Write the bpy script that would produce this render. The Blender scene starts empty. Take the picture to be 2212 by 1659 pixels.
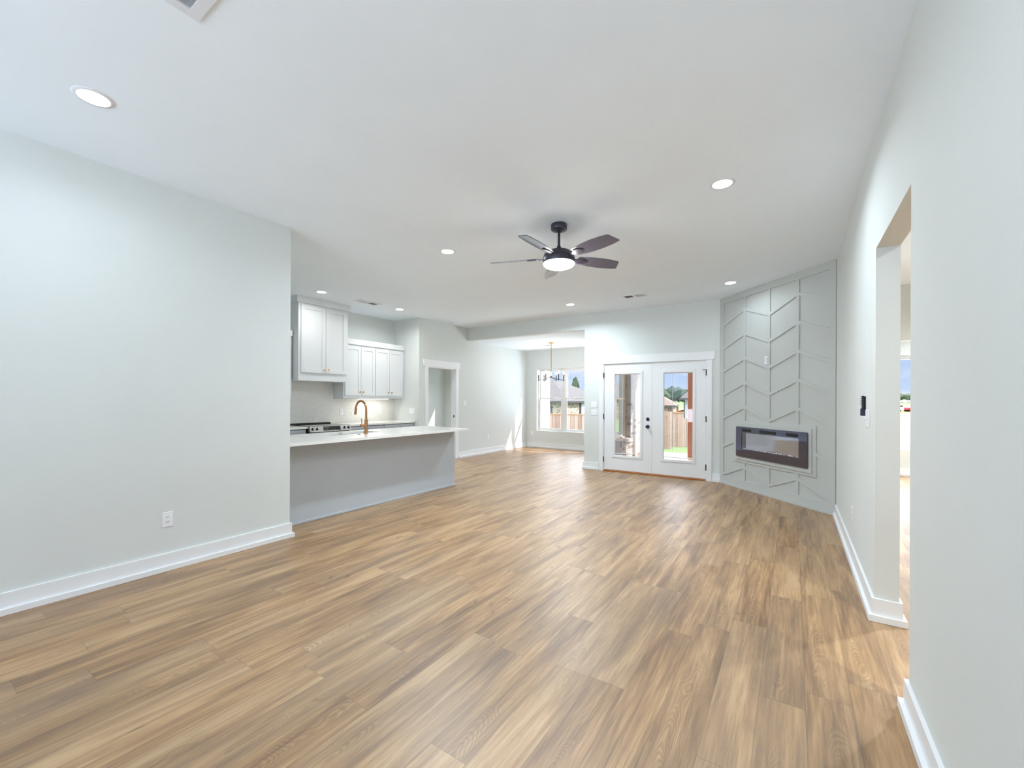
import bpy, bmesh, math, random
from mathutils import Vector, Matrix
random.seed(7)
S = bpy.context.scene
COL = S.collection
PI = math.pi

# ------------------------------------------------------------------ camera
F_PX, CX, CY, W_PX, H_PX = 917.67, 1106.0, 862.12, 2212, 1659
YAW, ROLL = math.radians(33.51), math.radians(0.24)
EYE = Vector((0, 0, 1.37))
FWD = Vector((-math.sin(YAW), math.cos(YAW), 0))
_r = Vector((math.cos(YAW), math.sin(YAW), 0))
_u = Vector((0, 0, 1))
RGT = _r * math.cos(ROLL) + _u * math.sin(ROLL)
UPV = _u * math.cos(ROLL) - _r * math.sin(ROLL)
cd = bpy.data.cameras.new('camera')
cam = bpy.data.objects.new('camera', cd)
COL.objects.link(cam)
cam.matrix_world = Matrix((
    (RGT.x, UPV.x, -FWD.x, EYE.x), (RGT.y, UPV.y, -FWD.y, EYE.y),
    (RGT.z, UPV.z, -FWD.z, EYE.z), (0, 0, 0, 1)))
cd.sensor_fit = 'HORIZONTAL'
cd.sensor_width = 36
cd.lens = F_PX * 36 / W_PX
cd.shift_y = (CY - H_PX / 2) / W_PX
cd.clip_start = 0.02
cd.clip_end = 2000
S.camera = cam

# ------------------------------------------------------------------ exposure, world, sun
S.view_settings.view_transform = 'Standard'
S.view_settings.look = 'None'
S.view_settings.exposure = 0.18
S.view_settings.gamma = 1
S.view_settings.use_curve_mapping = False
S.cycles.max_bounces = 14
S.cycles.diffuse_bounces = 10
S.cycles.transparent_max_bounces = 24
S.cycles.sample_clamp_indirect = 6

LAMP_W = 20.0      # each recessed lamp
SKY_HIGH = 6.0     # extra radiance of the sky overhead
GROUND_FILL = 11.5       # unseen glow added below the horizon to lift the ceilings
FAN_RAD = 95.0     # radiance of the fan's lens


def srgb(r, g, b):
    def f(c):
        c /= 255.0
        return c / 12.92 if c <= 0.04045 else ((c + 0.055) / 1.055) ** 2.4
    return (f(r), f(g), f(b), 1)


class NT:
    """small node-tree helper"""
    def __init__(s, tree):
        s.t = tree
        s.n = tree.nodes
        s.l = tree.links

    def new(s, typ, **kw):
        n = s.n.new(typ)
        for k, v in kw.items():
            setattr(n, k, v)
        return n

    def put(s, v, sock):
        if hasattr(v, 'links') or isinstance(v, bpy.types.NodeSocket):
            s.l.new(v, sock)
        elif v is not None:
            sock.default_value = v

    def math(s, op, a, b=None, c=None, clamp=False):
        n = s.new('ShaderNodeMath', operation=op)
        n.use_clamp = clamp
        s.put(a, n.inputs[0])
        if b is not None:
            s.put(b, n.inputs[1])
        if c is not None:
            s.put(c, n.inputs[2])
        return n.outputs[0]

    def comb(s, x, y, z):
        n = s.new('ShaderNodeCombineXYZ')
        for i, v in enumerate((x, y, z)):
            s.put(v, n.inputs[i])
        return n.outputs[0]

    def sep(s, v):
        n = s.new('ShaderNodeSeparateXYZ')
        s.put(v, n.inputs[0])
        return n.outputs

    def noise(s, vec, scale, detail=2, rough=0.5, dist=0.0):
        n = s.new('ShaderNodeTexNoise')
        s.put(vec, n.inputs['Vector'])
        n.inputs['Scale'].default_value = scale
        n.inputs['Detail'].default_value = detail
        n.inputs['Roughness'].default_value = rough
        n.inputs['Distortion'].default_value = dist
        return n.outputs[0]

    def ramp(s, fac, stops):
        n = s.new('ShaderNodeValToRGB')
        s.put(fac, n.inputs[0])
        e = n.color_ramp.elements
        while len(e) < len(stops):
            e.new(0.5)
        for k, (p, c) in enumerate(stops):
            e[k].position = p
            e[k].color = c if len(c) == 4 else (*c, 1)
        return n.outputs[0]

    def mix(s, fac, a, b, mode='MIX'):
        n = s.new('ShaderNodeMix', data_type='RGBA', blend_type=mode)
        s.put(fac, n.inputs[0])
        s.put(a, n.inputs[6])
        s.put(b, n.inputs[7])
        return n.outputs[2]

    def bump(s, h, strength, dist):
        n = s.new('ShaderNodeBump')
        s.put(h, n.inputs['Height'])
        n.inputs['Strength'].default_value = strength
        n.inputs['Distance'].default_value = dist
        return n.outputs[0]


# sky with broken cloud
wd = bpy.data.worlds.new('sky')
S.world = wd
wd.use_nodes = True
w = NT(wd.node_tree)
w.n.clear()
tc = w.new('ShaderNodeTexCoord')
sx, sy, sz = w.sep(tc.outputs['Generated'])
base = w.ramp(w.math('MULTIPLY_ADD', sz, 1.0, 0.0, True),
              [(0.0, srgb(196, 216, 244)), (0.12, srgb(160, 190, 236)), (0.5, srgb(110, 152, 222)), (1.0, srgb(84, 126, 205))])
zz = w.math('ADD', w.math('MAXIMUM', sz, 0.0), 0.12)
cv = w.comb(w.math('DIVIDE', sx, zz), w.math('DIVIDE', sy, zz), 0.0)
cl = w.noise(cv, 0.75, 7, 0.58, 0.3)
cm = w.ramp(cl, [(0.47, (0, 0, 0)), (0.68, (1, 1, 1))])
skyc = w.mix(w.math('MULTIPLY', cm, 0.75), base, srgb(240, 243, 250))
skyc = w.mix(w.ramp(sz, [(0.10, (0, 0, 0)), (0.26, (0.85, 0.85, 0.85))]), skyc, srgb(244, 246, 250))
skyc = w.mix(w.math('LESS_THAN', sz, -0.02), skyc, srgb(212, 230, 248))
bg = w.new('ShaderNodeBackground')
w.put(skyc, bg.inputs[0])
# overhead sky and under-horizon glow raised out of view to fill the rooms
w.put(w.math('MULTIPLY_ADD', w.ramp(sz, [(0.10, (0, 0, 0)), (0.34, (1, 1, 1))]), SKY_HIGH, w.math('MULTIPLY_ADD', w.math('LESS_THAN', sz, -0.02), GROUND_FILL, 1.0)), bg.inputs[1])
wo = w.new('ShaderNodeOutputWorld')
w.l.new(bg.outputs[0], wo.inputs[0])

sd = bpy.data.lights.new('sun', 'SUN')
sd.energy = 7.0
sd.angle = math.radians(0.53)
sd.color = (1.0, 0.96, 0.9)
sun = bpy.data.objects.new('sun', sd)
COL.objects.link(sun)
sun.location = (12, 20, 20)
SUN_DIR = Vector((-1.42, -1.0, -1.66)).normalized()
sun.rotation_euler = SUN_DIR.to_track_quat('-Z', 'Y').to_euler()


# ------------------------------------------------------------------ materials
def mat(name):
    m = bpy.data.materials.new(name)
    m.use_nodes = True
    t = NT(m.node_tree)
    p = t.n['Principled BSDF']
    return m, t, p


def plain(name, col, rough=0.5, metal=0.0, spec=0.5, noise=None, coat=0.0, bump=None):
    """solid colour with a faint procedural mottling; bump = (scale, strength, distance)"""
    m, t, p = mat(name)
    c = srgb(*col)
    p.inputs['Roughness'].default_value = rough
    p.inputs['Metallic'].default_value = metal
    p.inputs['Specular IOR Level'].default_value = spec
    p.inputs['Coat Weight'].default_value = coat
    o = t.new('ShaderNodeTexCoord').outputs['Object']
    sc, amt = noise or (9, 0.02)
    n = t.noise(o, sc, 3)
    lo = tuple(x * (1 - amt * 2) for x in c[:3]) + (1,)
    hi = tuple(min(1, x * (1 + amt)) for x in c[:3]) + (1,)
    t.put(t.ramp(n, [(0.3, lo), (0.7, hi)]), p.inputs['Base Color'])
    if bump:
        t.put(t.bump(t.noise(o, bump[0], 2, 0.6), bump[1], bump[2]), p.inputs['Normal'])
    return m


def glow(name, col, strength):
    m, t, p = mat(name)
    t.n.remove(p)
    e = t.new('ShaderNodeEmission')
    e.inputs[0].default_value = srgb(*col)
    e.inputs[1].default_value = strength
    t.l.new(e.outputs[0], t.n['Material Output'].inputs[0])
    return m


def glass(name, tint=(255, 255, 255), refl=0.06):
    m, t, p = mat(name)
    t.n.remove(p)
    tr = t.new('ShaderNodeBsdfTransparent')
    tr.inputs[0].default_value = srgb(*tint)
    g = t.new('ShaderNodeBsdfGlossy')
    g.inputs['Roughness'].default_value = 0.02
    lw = t.new('ShaderNodeLayerWeight')
    lw.inputs[0].default_value = 0.25
    f = t.math('MULTIPLY_ADD', lw.outputs['Fresnel'], 0.2, refl * 0.3, True)
    mx = t.new('ShaderNodeMixShader')
    t.put(f, mx.inputs[0])
    t.l.new(tr.outputs[0], mx.inputs[1])
    t.l.new(g.outputs[0], mx.inputs[2])
    t.l.new(mx.outputs[0], t.n['Material Output'].inputs[0])
    return m


def brick(name, pale, mids, mortar, dark_share=0.16):
    m, t, p = mat(name)
    o = t.new('ShaderNodeTexCoord').outputs['Object']
    x, y, z = t.sep(o)
    v = t.comb(t.math('ADD', x, y), z, 0.0)
    b = t.new('ShaderNodeTexBrick')
    t.put(v, b.inputs['Vector'])
    b.inputs['Color1'].default_value = (0, 0, 0, 1)
    b.inputs['Color2'].default_value = (1, 1, 1, 1)
    b.inputs['Mortar'].default_value = (0, 0, 0, 1)
    b.inputs['Scale'].default_value = 1.0
    b.inputs['Mortar Size'].default_value = 0.006
    b.inputs['Brick Width'].default_value = 0.215
    b.inputs['Row Height'].default_value = 0.076
    b.inputs['Bias'].default_value = 0.0
    tone = t.ramp(b.outputs['Color'], [(0.0, srgb(*mids)), (dark_share, srgb(*mids)), (dark_share + 0.08, srgb(*pale)), (1.0, srgb(*[min(255, c + 12) for c in pale]))])
    tone = t.mix(0.28, tone, t.ramp(t.noise(o, 26, 4, 0.7), [(0.3, srgb(*[c * 0.72 for c in pale])), (0.65, srgb(*pale))]))
    t.put(t.mix(b.outputs['Fac'], tone, srgb(*mortar)), p.inputs['Base Color'])
    p.inputs['Roughness'].default_value = 0.9
    t.put(t.bump(t.math('SUBTRACT', 1.0, b.outputs['Fac']), 0.6, 0.008), p.inputs['Normal'])
    return m


def shingle(name, col):
    m, t, p = mat(name)
    o = t.new('ShaderNodeTexCoord').outputs['Object']
    x, y, z = t.sep(o)
    b = t.new('ShaderNodeTexBrick')
    t.put(t.comb(t.math('ADD', x, t.math('MULTIPLY', y, 0.7)), t.math('MULTIPLY', z, 2.0), 0.0), b.inputs['Vector'])
    c = srgb(*col)
    b.inputs['Color1'].default_value = tuple(v * 0.75 for v in c[:3]) + (1,)
    b.inputs['Color2'].default_value = tuple(v * 1.2 for v in c[:3]) + (1,)
    b.inputs['Mortar'].default_value = tuple(v * 0.5 for v in c[:3]) + (1,)
    b.inputs['Scale'].default_value = 1.0
    b.inputs['Brick Width'].default_value = 0.45
    b.inputs['Row Height'].default_value = 0.2
    b.inputs['Mortar Size'].default_value = 0.02
    t.put(t.mix(0.4, b.outputs[0], t.ramp(t.noise(o, 9, 4), [(0.3, tuple(v * .7 for v in c[:3])), (0.7, c)])), p.inputs['Base Color'])
    p.inputs['Roughness'].default_value = 0.95
    return m


def boards(name, axis, width, tones):
    """vertical timber boards of given width running along z; axis weights turn (x, y) into the across coordinate"""
    m, t, p = mat(name)
    o = t.new('ShaderNodeTexCoord').outputs['Object']
    x, y, z = t.sep(o)
    a = t.math('ADD', t.math('MULTIPLY', x, axis[0]), t.math('MULTIPLY', y, axis[1]))
    q = t.math('DIVIDE', a, width)
    cid = t.math('FLOOR', q)
    fr = t.math('FRACT', q)
    wn = t.new('ShaderNodeTexWhiteNoise', noise_dimensions='1D')
    t.put(cid, wn.inputs['W'])
    gv = t.comb(t.math('MULTIPLY', a, 30), t.math('MULTIPLY', z, 2.2), t.math('MULTIPLY', cid, 3.1))
    g = t.noise(gv, 1.0, 4, 0.6)
    f = t.math('ADD', t.math('MULTIPLY', wn.outputs[0], 0.55), t.math('MULTIPLY', g, 0.45))
    col = t.ramp(f, [(0.15, srgb(*tones[0])), (0.5, srgb(*tones[1])), (0.85, srgb(*tones[2]))])
    kn = t.noise(t.comb(t.math('MULTIPLY', a, 9), t.math('MULTIPLY', z, 4), cid), 1.0, 1)
    col = t.mix(t.ramp(kn, [(0.70, (0, 0, 0)), (0.76, (0.7, 0.7, 0.7))]), col, srgb(*[c * 0.6 for c in tones[0]]))
    gap = t.math('LESS_THAN', t.math('ABSOLUTE', t.math('SUBTRACT', fr, 0.5)), 0.47)
    t.put(t.mix(gap, srgb(*[c * 0.45 for c in tones[0]]), col), p.inputs['Base Color'])
    p.inputs['Roughness'].default_value = 0.85
    return m


def plank_floor(name):
    m, t, p = mat(name)
    o = t.new('ShaderNodeTexCoord').outputs['Object']
    x, y, z = t.sep(o)
    q = t.math('DIVIDE', t.math('SUBTRACT', x, 0.05), 0.178)
    col = t.math('FLOOR', q)
    fx = t.math('FRACT', q)
    w1 = t.new('ShaderNodeTexWhiteNoise', noise_dimensions='1D')
    t.put(t.math('ADD', col, 31.7), w1.inputs['W'])
    v = t.math('ADD', t.math('DIVIDE', y, 1.22), t.math('MULTIPLY', w1.outputs[0], 7.0))
    row = t.math('FLOOR', v)
    fy = t.math('FRACT', v)
    w2 = t.new('ShaderNodeTexWhiteNoise', noise_dimensions='2D')
    t.put(t.comb(col, row, 0.0), w2.inputs['Vector'])
    r1 = w2.outputs[0]
    r2 = t.sep(w2.outputs[1])[1]
    r3 = t.sep(w2.outputs[1])[2]
    seed = t.math('MULTIPLY', r1, 57.0)
    lx = t.math('SUBTRACT', fx, 0.5)
    # wide soft streaks along the plank
    sv = t.comb(t.math('MULTIPLY', x, 11), t.math('MULTIPLY', y, 1.1), seed)
    streak = t.noise(sv, 1.0, 3, 0.55, 0.6)
    # cathedral arches: rings round a long axis that wanders inside the plank
    wob = t.noise(t.comb(t.math('MULTIPLY', x, 5), t.math('MULTIPLY', y, 2.2), seed), 1.0, 2, 0.5)
    cx_ = t.math('ADD', lx, t.math('MULTIPLY', t.math('SUBTRACT', r2, 0.5), 0.5))
    rr = t.math('ADD', t.math('MULTIPLY', t.math('MULTIPLY', cx_, cx_), 5.0),
                t.math('ADD', t.math('MULTIPLY', fy, 1.6), t.math('MULTIPLY', wob, 2.6)))
    rings = t.math('MULTIPLY_ADD', t.math('SINE', t.math('MULTIPLY', rr, 58.0)), 0.5, 0.5)
    where = t.ramp(t.noise(t.comb(t.math('MULTIPLY', x, 4.5), t.math('MULTIPLY', y, 1.1), t.math('ADD', seed, 9.0)), 1.0, 1), [(0.47, (0, 0, 0)), (0.62, (1, 1, 1))])
    # pores: fine dashes
    fine = t.noise(t.comb(t.math('MULTIPLY', x, 260), t.math('MULTIPLY', y, 9), seed), 1.0, 2, 0.6)
    fine2 = t.noise(t.comb(t.math('MULTIPLY', x, 70), t.math('MULTIPLY', y, 3.0), seed), 1.0, 3, 0.6)
    tone = t.math('ADD', t.math('MULTIPLY_ADD', streak, 1.02, -0.01), t.math('SUBTRACT', t.math('MULTIPLY', t.math('SUBTRACT', r1, 0.5), 0.10), 0.02))
    tone = t.math('ADD', tone, t.math('MULTIPLY', t.math('SUBTRACT', fine2, 0.5), 0.6))
    c = t.ramp(tone, [(0.16, srgb(92, 62, 36)), (0.34, srgb(132, 97, 60)), (0.5, srgb(162, 124, 81)), (0.64, srgb(183, 146, 101)), (0.85, srgb(196, 166, 128))])
    grey = t.mix(t.math('MULTIPLY', r3, 0.45), c, t.mix(0.62, c, srgb(166, 144, 118)))
    dark = t.mix(t.math('MULTIPLY', t.math('MULTIPLY', rings, where), 0.38), grey, srgb(92, 66, 42))
    pore = t.ramp(fine, [(0.28, (0.75, 0.75, 0.75)), (0.45, (0, 0, 0))])
    c2 = t.mix(t.math('MULTIPLY', pore, 0.5), dark, srgb(100, 74, 50))
    # knots
    kn = t.noise(t.comb(t.math('MULTIPLY', x, 6), t.math('MULTIPLY', y, 2.6), t.math('ADD', seed, 4)), 1.0, 2, 0.5, 1.2)
    c2 = t.mix(t.ramp(kn, [(0.70, (0, 0, 0)), (0.80, (0.75, 0.75, 0.75))]), c2, srgb(72, 52, 34))
    ex = t.math('ABSOLUTE', lx)
    ey = t.math('ABSOLUTE', t.math('SUBTRACT', fy, 0.5))
    seam = t.math('MAXIMUM', t.math('GREATER_THAN', ex, 0.4925), t.math('GREATER_THAN', ey, 0.4987))
    c3 = t.mix(t.math('MULTIPLY', seam, 0.5), c2, srgb(92, 70, 50))
    t.put(c3, p.inputs['Base Color'])
    p.inputs['Roughness'].default_value = 0.40
    p.inputs['Specular IOR Level'].default_value = 0.8
    p.inputs['Coat Weight'].default_value = 0.3
    p.inputs['Coat Roughness'].default_value = 0.42
    h = t.math('SUBTRACT', t.math('MULTIPLY', fine, 0.25), t.math('MULTIPLY', seam, 1.0))
    t.put(t.bump(h, 0.16, 0.002), p.inputs['Normal'])
    return m


M = {}
M['wall'] = plain('wall_paint', (215, 219, 217), 0.75, spec=0.25, noise=(2, 0.008), bump=(150, 0.06, 0.003))
M['ceiling'] = plain('ceiling_paint', (238, 246, 253), 0.85, spec=0.2, noise=(2, 0.006), bump=(120, 0.05, 0.003))
M['trim'] = plain('white_trim_paint', (232, 234, 236), 0.4, noise=(3, 0.006))
M['cab'] = plain('white_cabinet_paint', (226, 229, 232), 0.35, noise=(3, 0.006))
M['grey'] = plain('grey_green_paint', (190, 194, 191), 0.55, noise=(3, 0.01), bump=(160, 0.08, 0.003))
M['isle'] = plain('grey_cabinet_paint', (184, 190, 196), 0.5, noise=(3, 0.01), bump=(160, 0.06, 0.003))
M['floor'] = plank_floor('oak_vinyl_planks')
M['quartz'] = plain('white_quartz', (234, 232, 228), 0.12, noise=(5, 0.02))
M['tile'] = plain('white_glazed_tile', (232, 230, 224), 0.12, noise=(12, 0.01))
M['grout'] = plain('grout', (238, 236, 230), 0.9)
M['brass'] = plain('brushed_brass', (182, 134, 94), 0.32, 1.0)
M['gold'] = plain('polished_brass', (206, 160, 78), 0.22, 1.0)
M['steel'] = plain('stainless_steel', (196, 192, 184), 0.32, 1.0)
M['sink'] = plain('sink_steel', (196, 192, 192), 0.35, 0.6)
M['black'] = plain('black_metal', (22, 22, 26), 0.4)
M['navy'] = plain('dark_hardware', (46, 46, 66), 0.35, 0.6)
M['glassblack'] = plain('black_glass', (14, 14, 20), 0.04, 0.0, 1.0)
M['fan'] = plain('charcoal_fan_metal', (58, 56, 68), 0.38, 0.3)
M['blade'] = plain('charcoal_fan_blade', (84, 85, 106), 0.26, 0.0, 0.8, coat=0.4)
M['plate'] = plain('white_plastic', (236, 237, 240), 0.35, noise=(3, 0.004))
M['slot'] = plain('dark_slot', (52, 52, 58), 0.7)
M['vent'] = plain('white_vent_metal', (226, 227, 232), 0.45)
M['ventgrey'] = plain('vent_filter', (188, 189, 196), 0.8)
M['ventdark'] = plain('vent_duct', (84, 86, 98), 0.8)
M['vinyl'] = plain('white_vinyl_frame', (222, 222, 222), 0.45)
M['almond'] = plain('almond_vinyl_frame', (206, 180, 146), 0.5)
M['glass'] = glass('clear_glass')
M['lens'] = glow('lamp_lens', (255, 255, 255), 30.0)
M['fanlens'] = glow('fan_lens', (255, 253, 250), FAN_RAD)
M['bulb'] = glow('candle_bulb', (255, 250, 242), 190.0)
M['led'] = glow('under_cabinet_led', (255, 250, 242), 6.0)
M['brick'] = brick('white_washed_brick', (168, 162, 158), (112, 98, 90), (172, 168, 164), 0.14)
M['brickfar'] = brick('pale_far_brick', (160, 150, 136), (84, 70, 58), (152, 144, 132), 0.22)
M['brickpink'] = brick('pink_far_brick', (168, 132, 122), (118, 84, 78), (170, 154, 146), 0.3)
M['shingle'] = shingle('grey_shingles', (72, 70, 70))
M['shingletan'] = shingle('tan_shingles', (92, 78, 70))
M['fascia'] = plain('dark_gutter', (52, 48, 50), 0.6)
M['soffit'] = plain('brown_soffit', (84, 72, 56), 0.8)
M['whiteside'] = plain('white_siding', (176, 180, 186), 0.7)
M['cedar'] = boards('cedar_post_wood', (1, 0.6), 0.3, ((176, 98, 34), (206, 118, 42), (224, 142, 62)))
M['fence'] = boards('pine_fence_boards', (0.835, 0.55), 0.14, ((118, 96, 82), (146, 122, 108), (162, 142, 128)))
M['rail'] = plain('pine_rail', (150, 110, 66), 0.8, noise=(8, 0.1))
M['sill'] = plain('oak_threshold', (176, 108, 52), 0.45, noise=(14, 0.12))
M['concrete'] = plain('patio_concrete', (164, 162, 158), 0.9, noise=(6, 0.05))
M['lawn'] = plain('lawn_grass', (74, 102, 40), 0.95, noise=(14, 0.3))
M['dirt'] = plain('orange_dirt', (146, 100, 64), 0.95, noise=(2, 0.12))
M['leaf'] = plain('far_foliage', (48, 64, 38), 0.95, noise=(1.2, 0.35))
M['leafb'] = plain('blue_green_foliage', (44, 62, 54), 0.95, noise=(1.2, 0.3))
M['bark'] = plain('bark', (92, 74, 58), 0.95)
M['darkglass'] = plain('dark_window_glass', (48, 52, 58), 0.1)
M['carwhite'] = plain('white_car_paint', (240, 240, 244), 0.2, coat=0.5)
M['carred'] = plain('red_car_paint', (170, 40, 50), 0.2, coat=0.5)
M['rubber'] = plain('tyre_rubber', (30, 30, 32), 0.9)
M['crystal'] = plain('clear_crystal', (236, 238, 244), 0.08, 0.0, 1.0)
M['firebox'] = plain('firebox_mirror', (190, 192, 204), 0.05, 1.0)
M['fireglass'] = plain('smoked_mirror_glass', (112, 112, 130), 0.04, 1.0)
M['red'] = plain('red_print', (190, 40, 50), 0.5)
M['cord'] = plain('blind_cord', (236, 236, 238), 0.7)


# ------------------------------------------------------------------ mesh building
class MB:
    def __init__(s, xf=None):
        s.bm = bmesh.new()
        s.xf = xf or (lambda v: Vector(v))

    def v(s, p):
        return s.bm.verts.new(s.xf(p))

    def face(s, pts):
        return s.bm.faces.new([s.v(p) for p in pts])

    def box(s, x0, x1, y0, y1, z0, z1):
        P = [(x, y, z) for z in (z0, z1) for x, y in ((x0, y0), (x1, y0), (x1, y1), (x0, y1))]
        V = [s.v(p) for p in P]
        for f in ((3, 2, 1, 0), (4, 5, 6, 7), (0, 1, 5, 4), (1, 2, 6, 5), (2, 3, 7, 6), (3, 0, 4, 7)):
            s.bm.faces.new([V[i] for i in f])
        return s

    def prism(s, poly, a0, a1, axis):
        """extrude a 2-D polygon along x, y or z"""
        def put(p, a):
            return {'x': (a, p[0], p[1]), 'y': (p[0], a, p[1]), 'z': (p[0], p[1], a)}[axis]
        A = [s.v(put(p, a0)) for p in poly]
        B = [s.v(put(p, a1)) for p in poly]
        n = len(poly)
        s.bm.faces.new(A[::-1])
        s.bm.faces.new(B)
        for i in range(n):
            s.bm.faces.new([A[i], A[(i + 1) % n], B[(i + 1) % n], B[i]])
        return s

    def lathe(s, prof, origin, axis=(0, 0, 1), seg=24, cap=True):
        """prof = [(radius, height along the axis)]"""
        ax = Vector(axis).normalized()
        e1 = ax.orthogonal().normalized()
        e2 = ax.cross(e1)
        o = Vector(origin)
        rings = []
        for r, h in prof:
            if r < 1e-6:
                rings.append([s.v(o + ax * h)])
            else:
                rings.append([s.v(o + ax * h + (e1 * math.cos(2 * PI * k / seg) + e2 * math.sin(2 * PI * k / seg)) * r) for k in range(seg)])
        for a, b in zip(rings, rings[1:]):
            for k in range(seg):
                q = [a[k % len(a)], a[(k + 1) % len(a)], b[(k + 1) % len(b)], b[k % len(b)]]
                u = []
                for vv in q:
                    if vv not in u:
                        u.append(vv)
                if len(u) > 2:
                    s.bm.faces.new(u)
        if cap:
            for ring in (rings[0], rings[-1]):
                if len(ring) > 2:
                    s.bm.faces.new(ring)
        return s

    def tube(s, pts, r, seg=12):
        pts = [Vector(p) for p in pts]
        rad = r if isinstance(r, (list, tuple)) else [r] * len(pts)
        rings = []
        e1 = None
        for i, p in enumerate(pts):
            d = (pts[min(i + 1, len(pts) - 1)] - pts[max(i - 1, 0)]).normalized()
            e1 = d.orthogonal().normalized() if e1 is None else (e1 - d * e1.dot(d)).normalized()
            e2 = d.cross(e1)
            rings.append([s.v(p + (e1 * math.cos(2 * PI * k / seg) + e2 * math.sin(2 * PI * k / seg)) * rad[i]) for k in range(seg)])
        for a, b in zip(rings, rings[1:]):
            for k in range(seg):
                s.bm.faces.new([a[k], a[(k + 1) % seg], b[(k + 1) % seg], b[k]])
        s.bm.faces.new(rings[0][::-1])
        s.bm.faces.new(rings[-1])
        return s

    def holes(s, axis, a0, a1, b0, b1, z0, z1, cuts):
        """wall slab: thickness a0-a1 on axis, b0-b1 along it, with rectangular cuts (b0, b1, z0, z1)"""
        bs = sorted({b0, b1, *[c for k in cuts for c in k[:2]]})
        zs = sorted({z0, z1, *[c for k in cuts for c in k[2:]]})
        for i in range(len(bs) - 1):
            run = None
            for j in range(len(zs) - 1):
                bm_, zm = (bs[i] + bs[i + 1]) / 2, (zs[j] + zs[j + 1]) / 2
                solid = not any(k[0] < bm_ < k[1] and k[2] < zm < k[3] for k in cuts)
                if solid:
                    run = [zs[j], zs[j + 1]] if run is None else [run[0], zs[j + 1]]
                if (not solid or j == len(zs) - 2) and run:
                    if axis == 'x':
                        s.box(a0, a1, bs[i], bs[i + 1], *run)
                    else:
                        s.box(bs[i], bs[i + 1], a0, a1, *run)
                    run = None
        return s


def link(o, parent=None):
    COL.objects.link(o)
    if parent is not None:
        o.parent = parent
        o.matrix_parent_inverse = parent.matrix_basis.inverted()
    return o


def obj(name, mb, m, parent=None, bevel=0.0, smooth=False, label=None):
    bmesh.ops.recalc_face_normals(mb.bm, faces=mb.bm.faces)
    me = bpy.data.meshes.new(name)
    mb.bm.to_mesh(me)
    mb.bm.free()
    me.materials.append(m)
    o = bpy.data.objects.new(name, me)
    if smooth:
        for p in me.polygons:
            p.use_smooth = True
        me.set_sharp_from_angle(angle=math.radians(40))
    if bevel:
        b = o.modifiers.new('edge', 'BEVEL')
        b.width = bevel
        b.segments = 2
        b.limit_method = 'ANGLE'
    if label:
        o['label'] = label
    return link(o, parent)


def tag(o, label, cat, group=None, kind=None):
    o['label'] = label
    o['category'] = cat
    if group:
        o['group'] = group
    if kind:
        o['kind'] = kind
    return o


def thing(name, label, cat, loc=(0, 0, 0), group=None):
    o = bpy.data.objects.new(name, None)
    o.empty_display_size = 0.05
    o.location = loc
    COL.objects.link(o)
    return tag(o, label, cat, group)


def struct(name, mb, m, parent=None, bevel=0.0):
    o = obj(name, mb, m, parent, bevel)
    if parent is None:
        o['kind'] = 'structure'
    return o


def sroot(name, loc):
    o = bpy.data.objects.new(name, None)
    o.location = loc
    o.empty_display_size = 0.05
    COL.objects.link(o)
    o['kind'] = 'structure'
    return o


def copy_tree(root, loc, label):
    """a copy of a thing with copies of its parts and their parts"""
    def rec(o, par):
        c = o.copy()
        COL.objects.link(c)
        if par is not None:
            pi = o.matrix_parent_inverse.copy()
            c.parent = par
            c.matrix_parent_inverse = pi
        for ch in [k for k in COL.objects if k.parent == o]:
            rec(ch, c)
        return c
    r = rec(root, None)
    r.location = loc
    r['label'] = label
    return r


# ------------------------------------------------------------------ the setting
XL, XR, YB, XN, YN = -4.14, 0.428, 7.819, -6.45, 10.5
HC, HN = 3.05, 2.753
XK, YS = -7.21, 6.255
XD = -3.455
TOP = 3.2

struct('floor', MB().box(-10.7, 4.3, -3.7, 11.5, -0.12, 0.0), M['floor'])
# raised main ceiling, lower ceilings beyond
struct('ceiling', MB().box(-7.33, 4.3, -3.7, 7.94, HC, HC + 0.15), M['ceiling'])
struct('ceiling_dining', MB().box(-6.57, -3.3, 7.94, 10.62, HN, HN + 0.15), M['ceiling'])
struct('ceiling_bedroom', MB().box(-10.7, -6.57, 6.37, 11.6, 2.74, 2.89), M['ceiling'])
struct('ceiling_hall', MB().box(0.43, 4.3, 7.94, 8.37, HC, HC + 0.15), M['ceiling'])
struct('ceiling_study', MB().box(0.43, 4.3, 8.37, 10.6, HN, HN + 0.15), M['ceiling'])

struct('wall_left', MB().box(XL - 0.12, XL, -3.6, 2.287, 0, TOP), M['wall'])
struct('wall_kitchen_south', MB().box(-7.33, XL - 0.12, 2.16, 2.287, 0, TOP), M['wall'])
struct('wall_kitchen', MB().box(XK - 0.12, XK, 2.16, YS + 0.115, 0, TOP), M['wall'])
struct('wall_kitchen_side', MB().box(XK, XN, YS, YS + 0.115, 0, TOP), M['wall'])
struct('wall_far_left', MB().holes('x', XN - 0.12, XN, YS + 0.115, 10.62, 0, TOP, [(6.51, 7.405, -1, 2.055)]), M['wall'])
struct('wall_back', MB().holes('y', YB, YB + 0.12, XD, 0.43, 0, TOP, [(-3.065, -1.215, -1, 2.06)])
       .box(XN, XD, YB, YB + 0.12, HN, TOP), M['wall'])
NW = (-6.10, -3.60, 0.478, 2.235)       # triple window in the dining nook
struct('wall_dining_back', MB().holes('y', YN, YN + 0.12, XN, -3.30, 0, TOP, [NW]), M['wall'])
NS = (8.36, 9.82, 0.478, 2.235)         # its side window
struct('wall_dining_right', MB().holes('x', XD, -3.30, YB + 0.12, YN, 0, TOP, [NS]), M['wall'])
OP = (2.518, 3.467, -1, 2.321)
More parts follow.
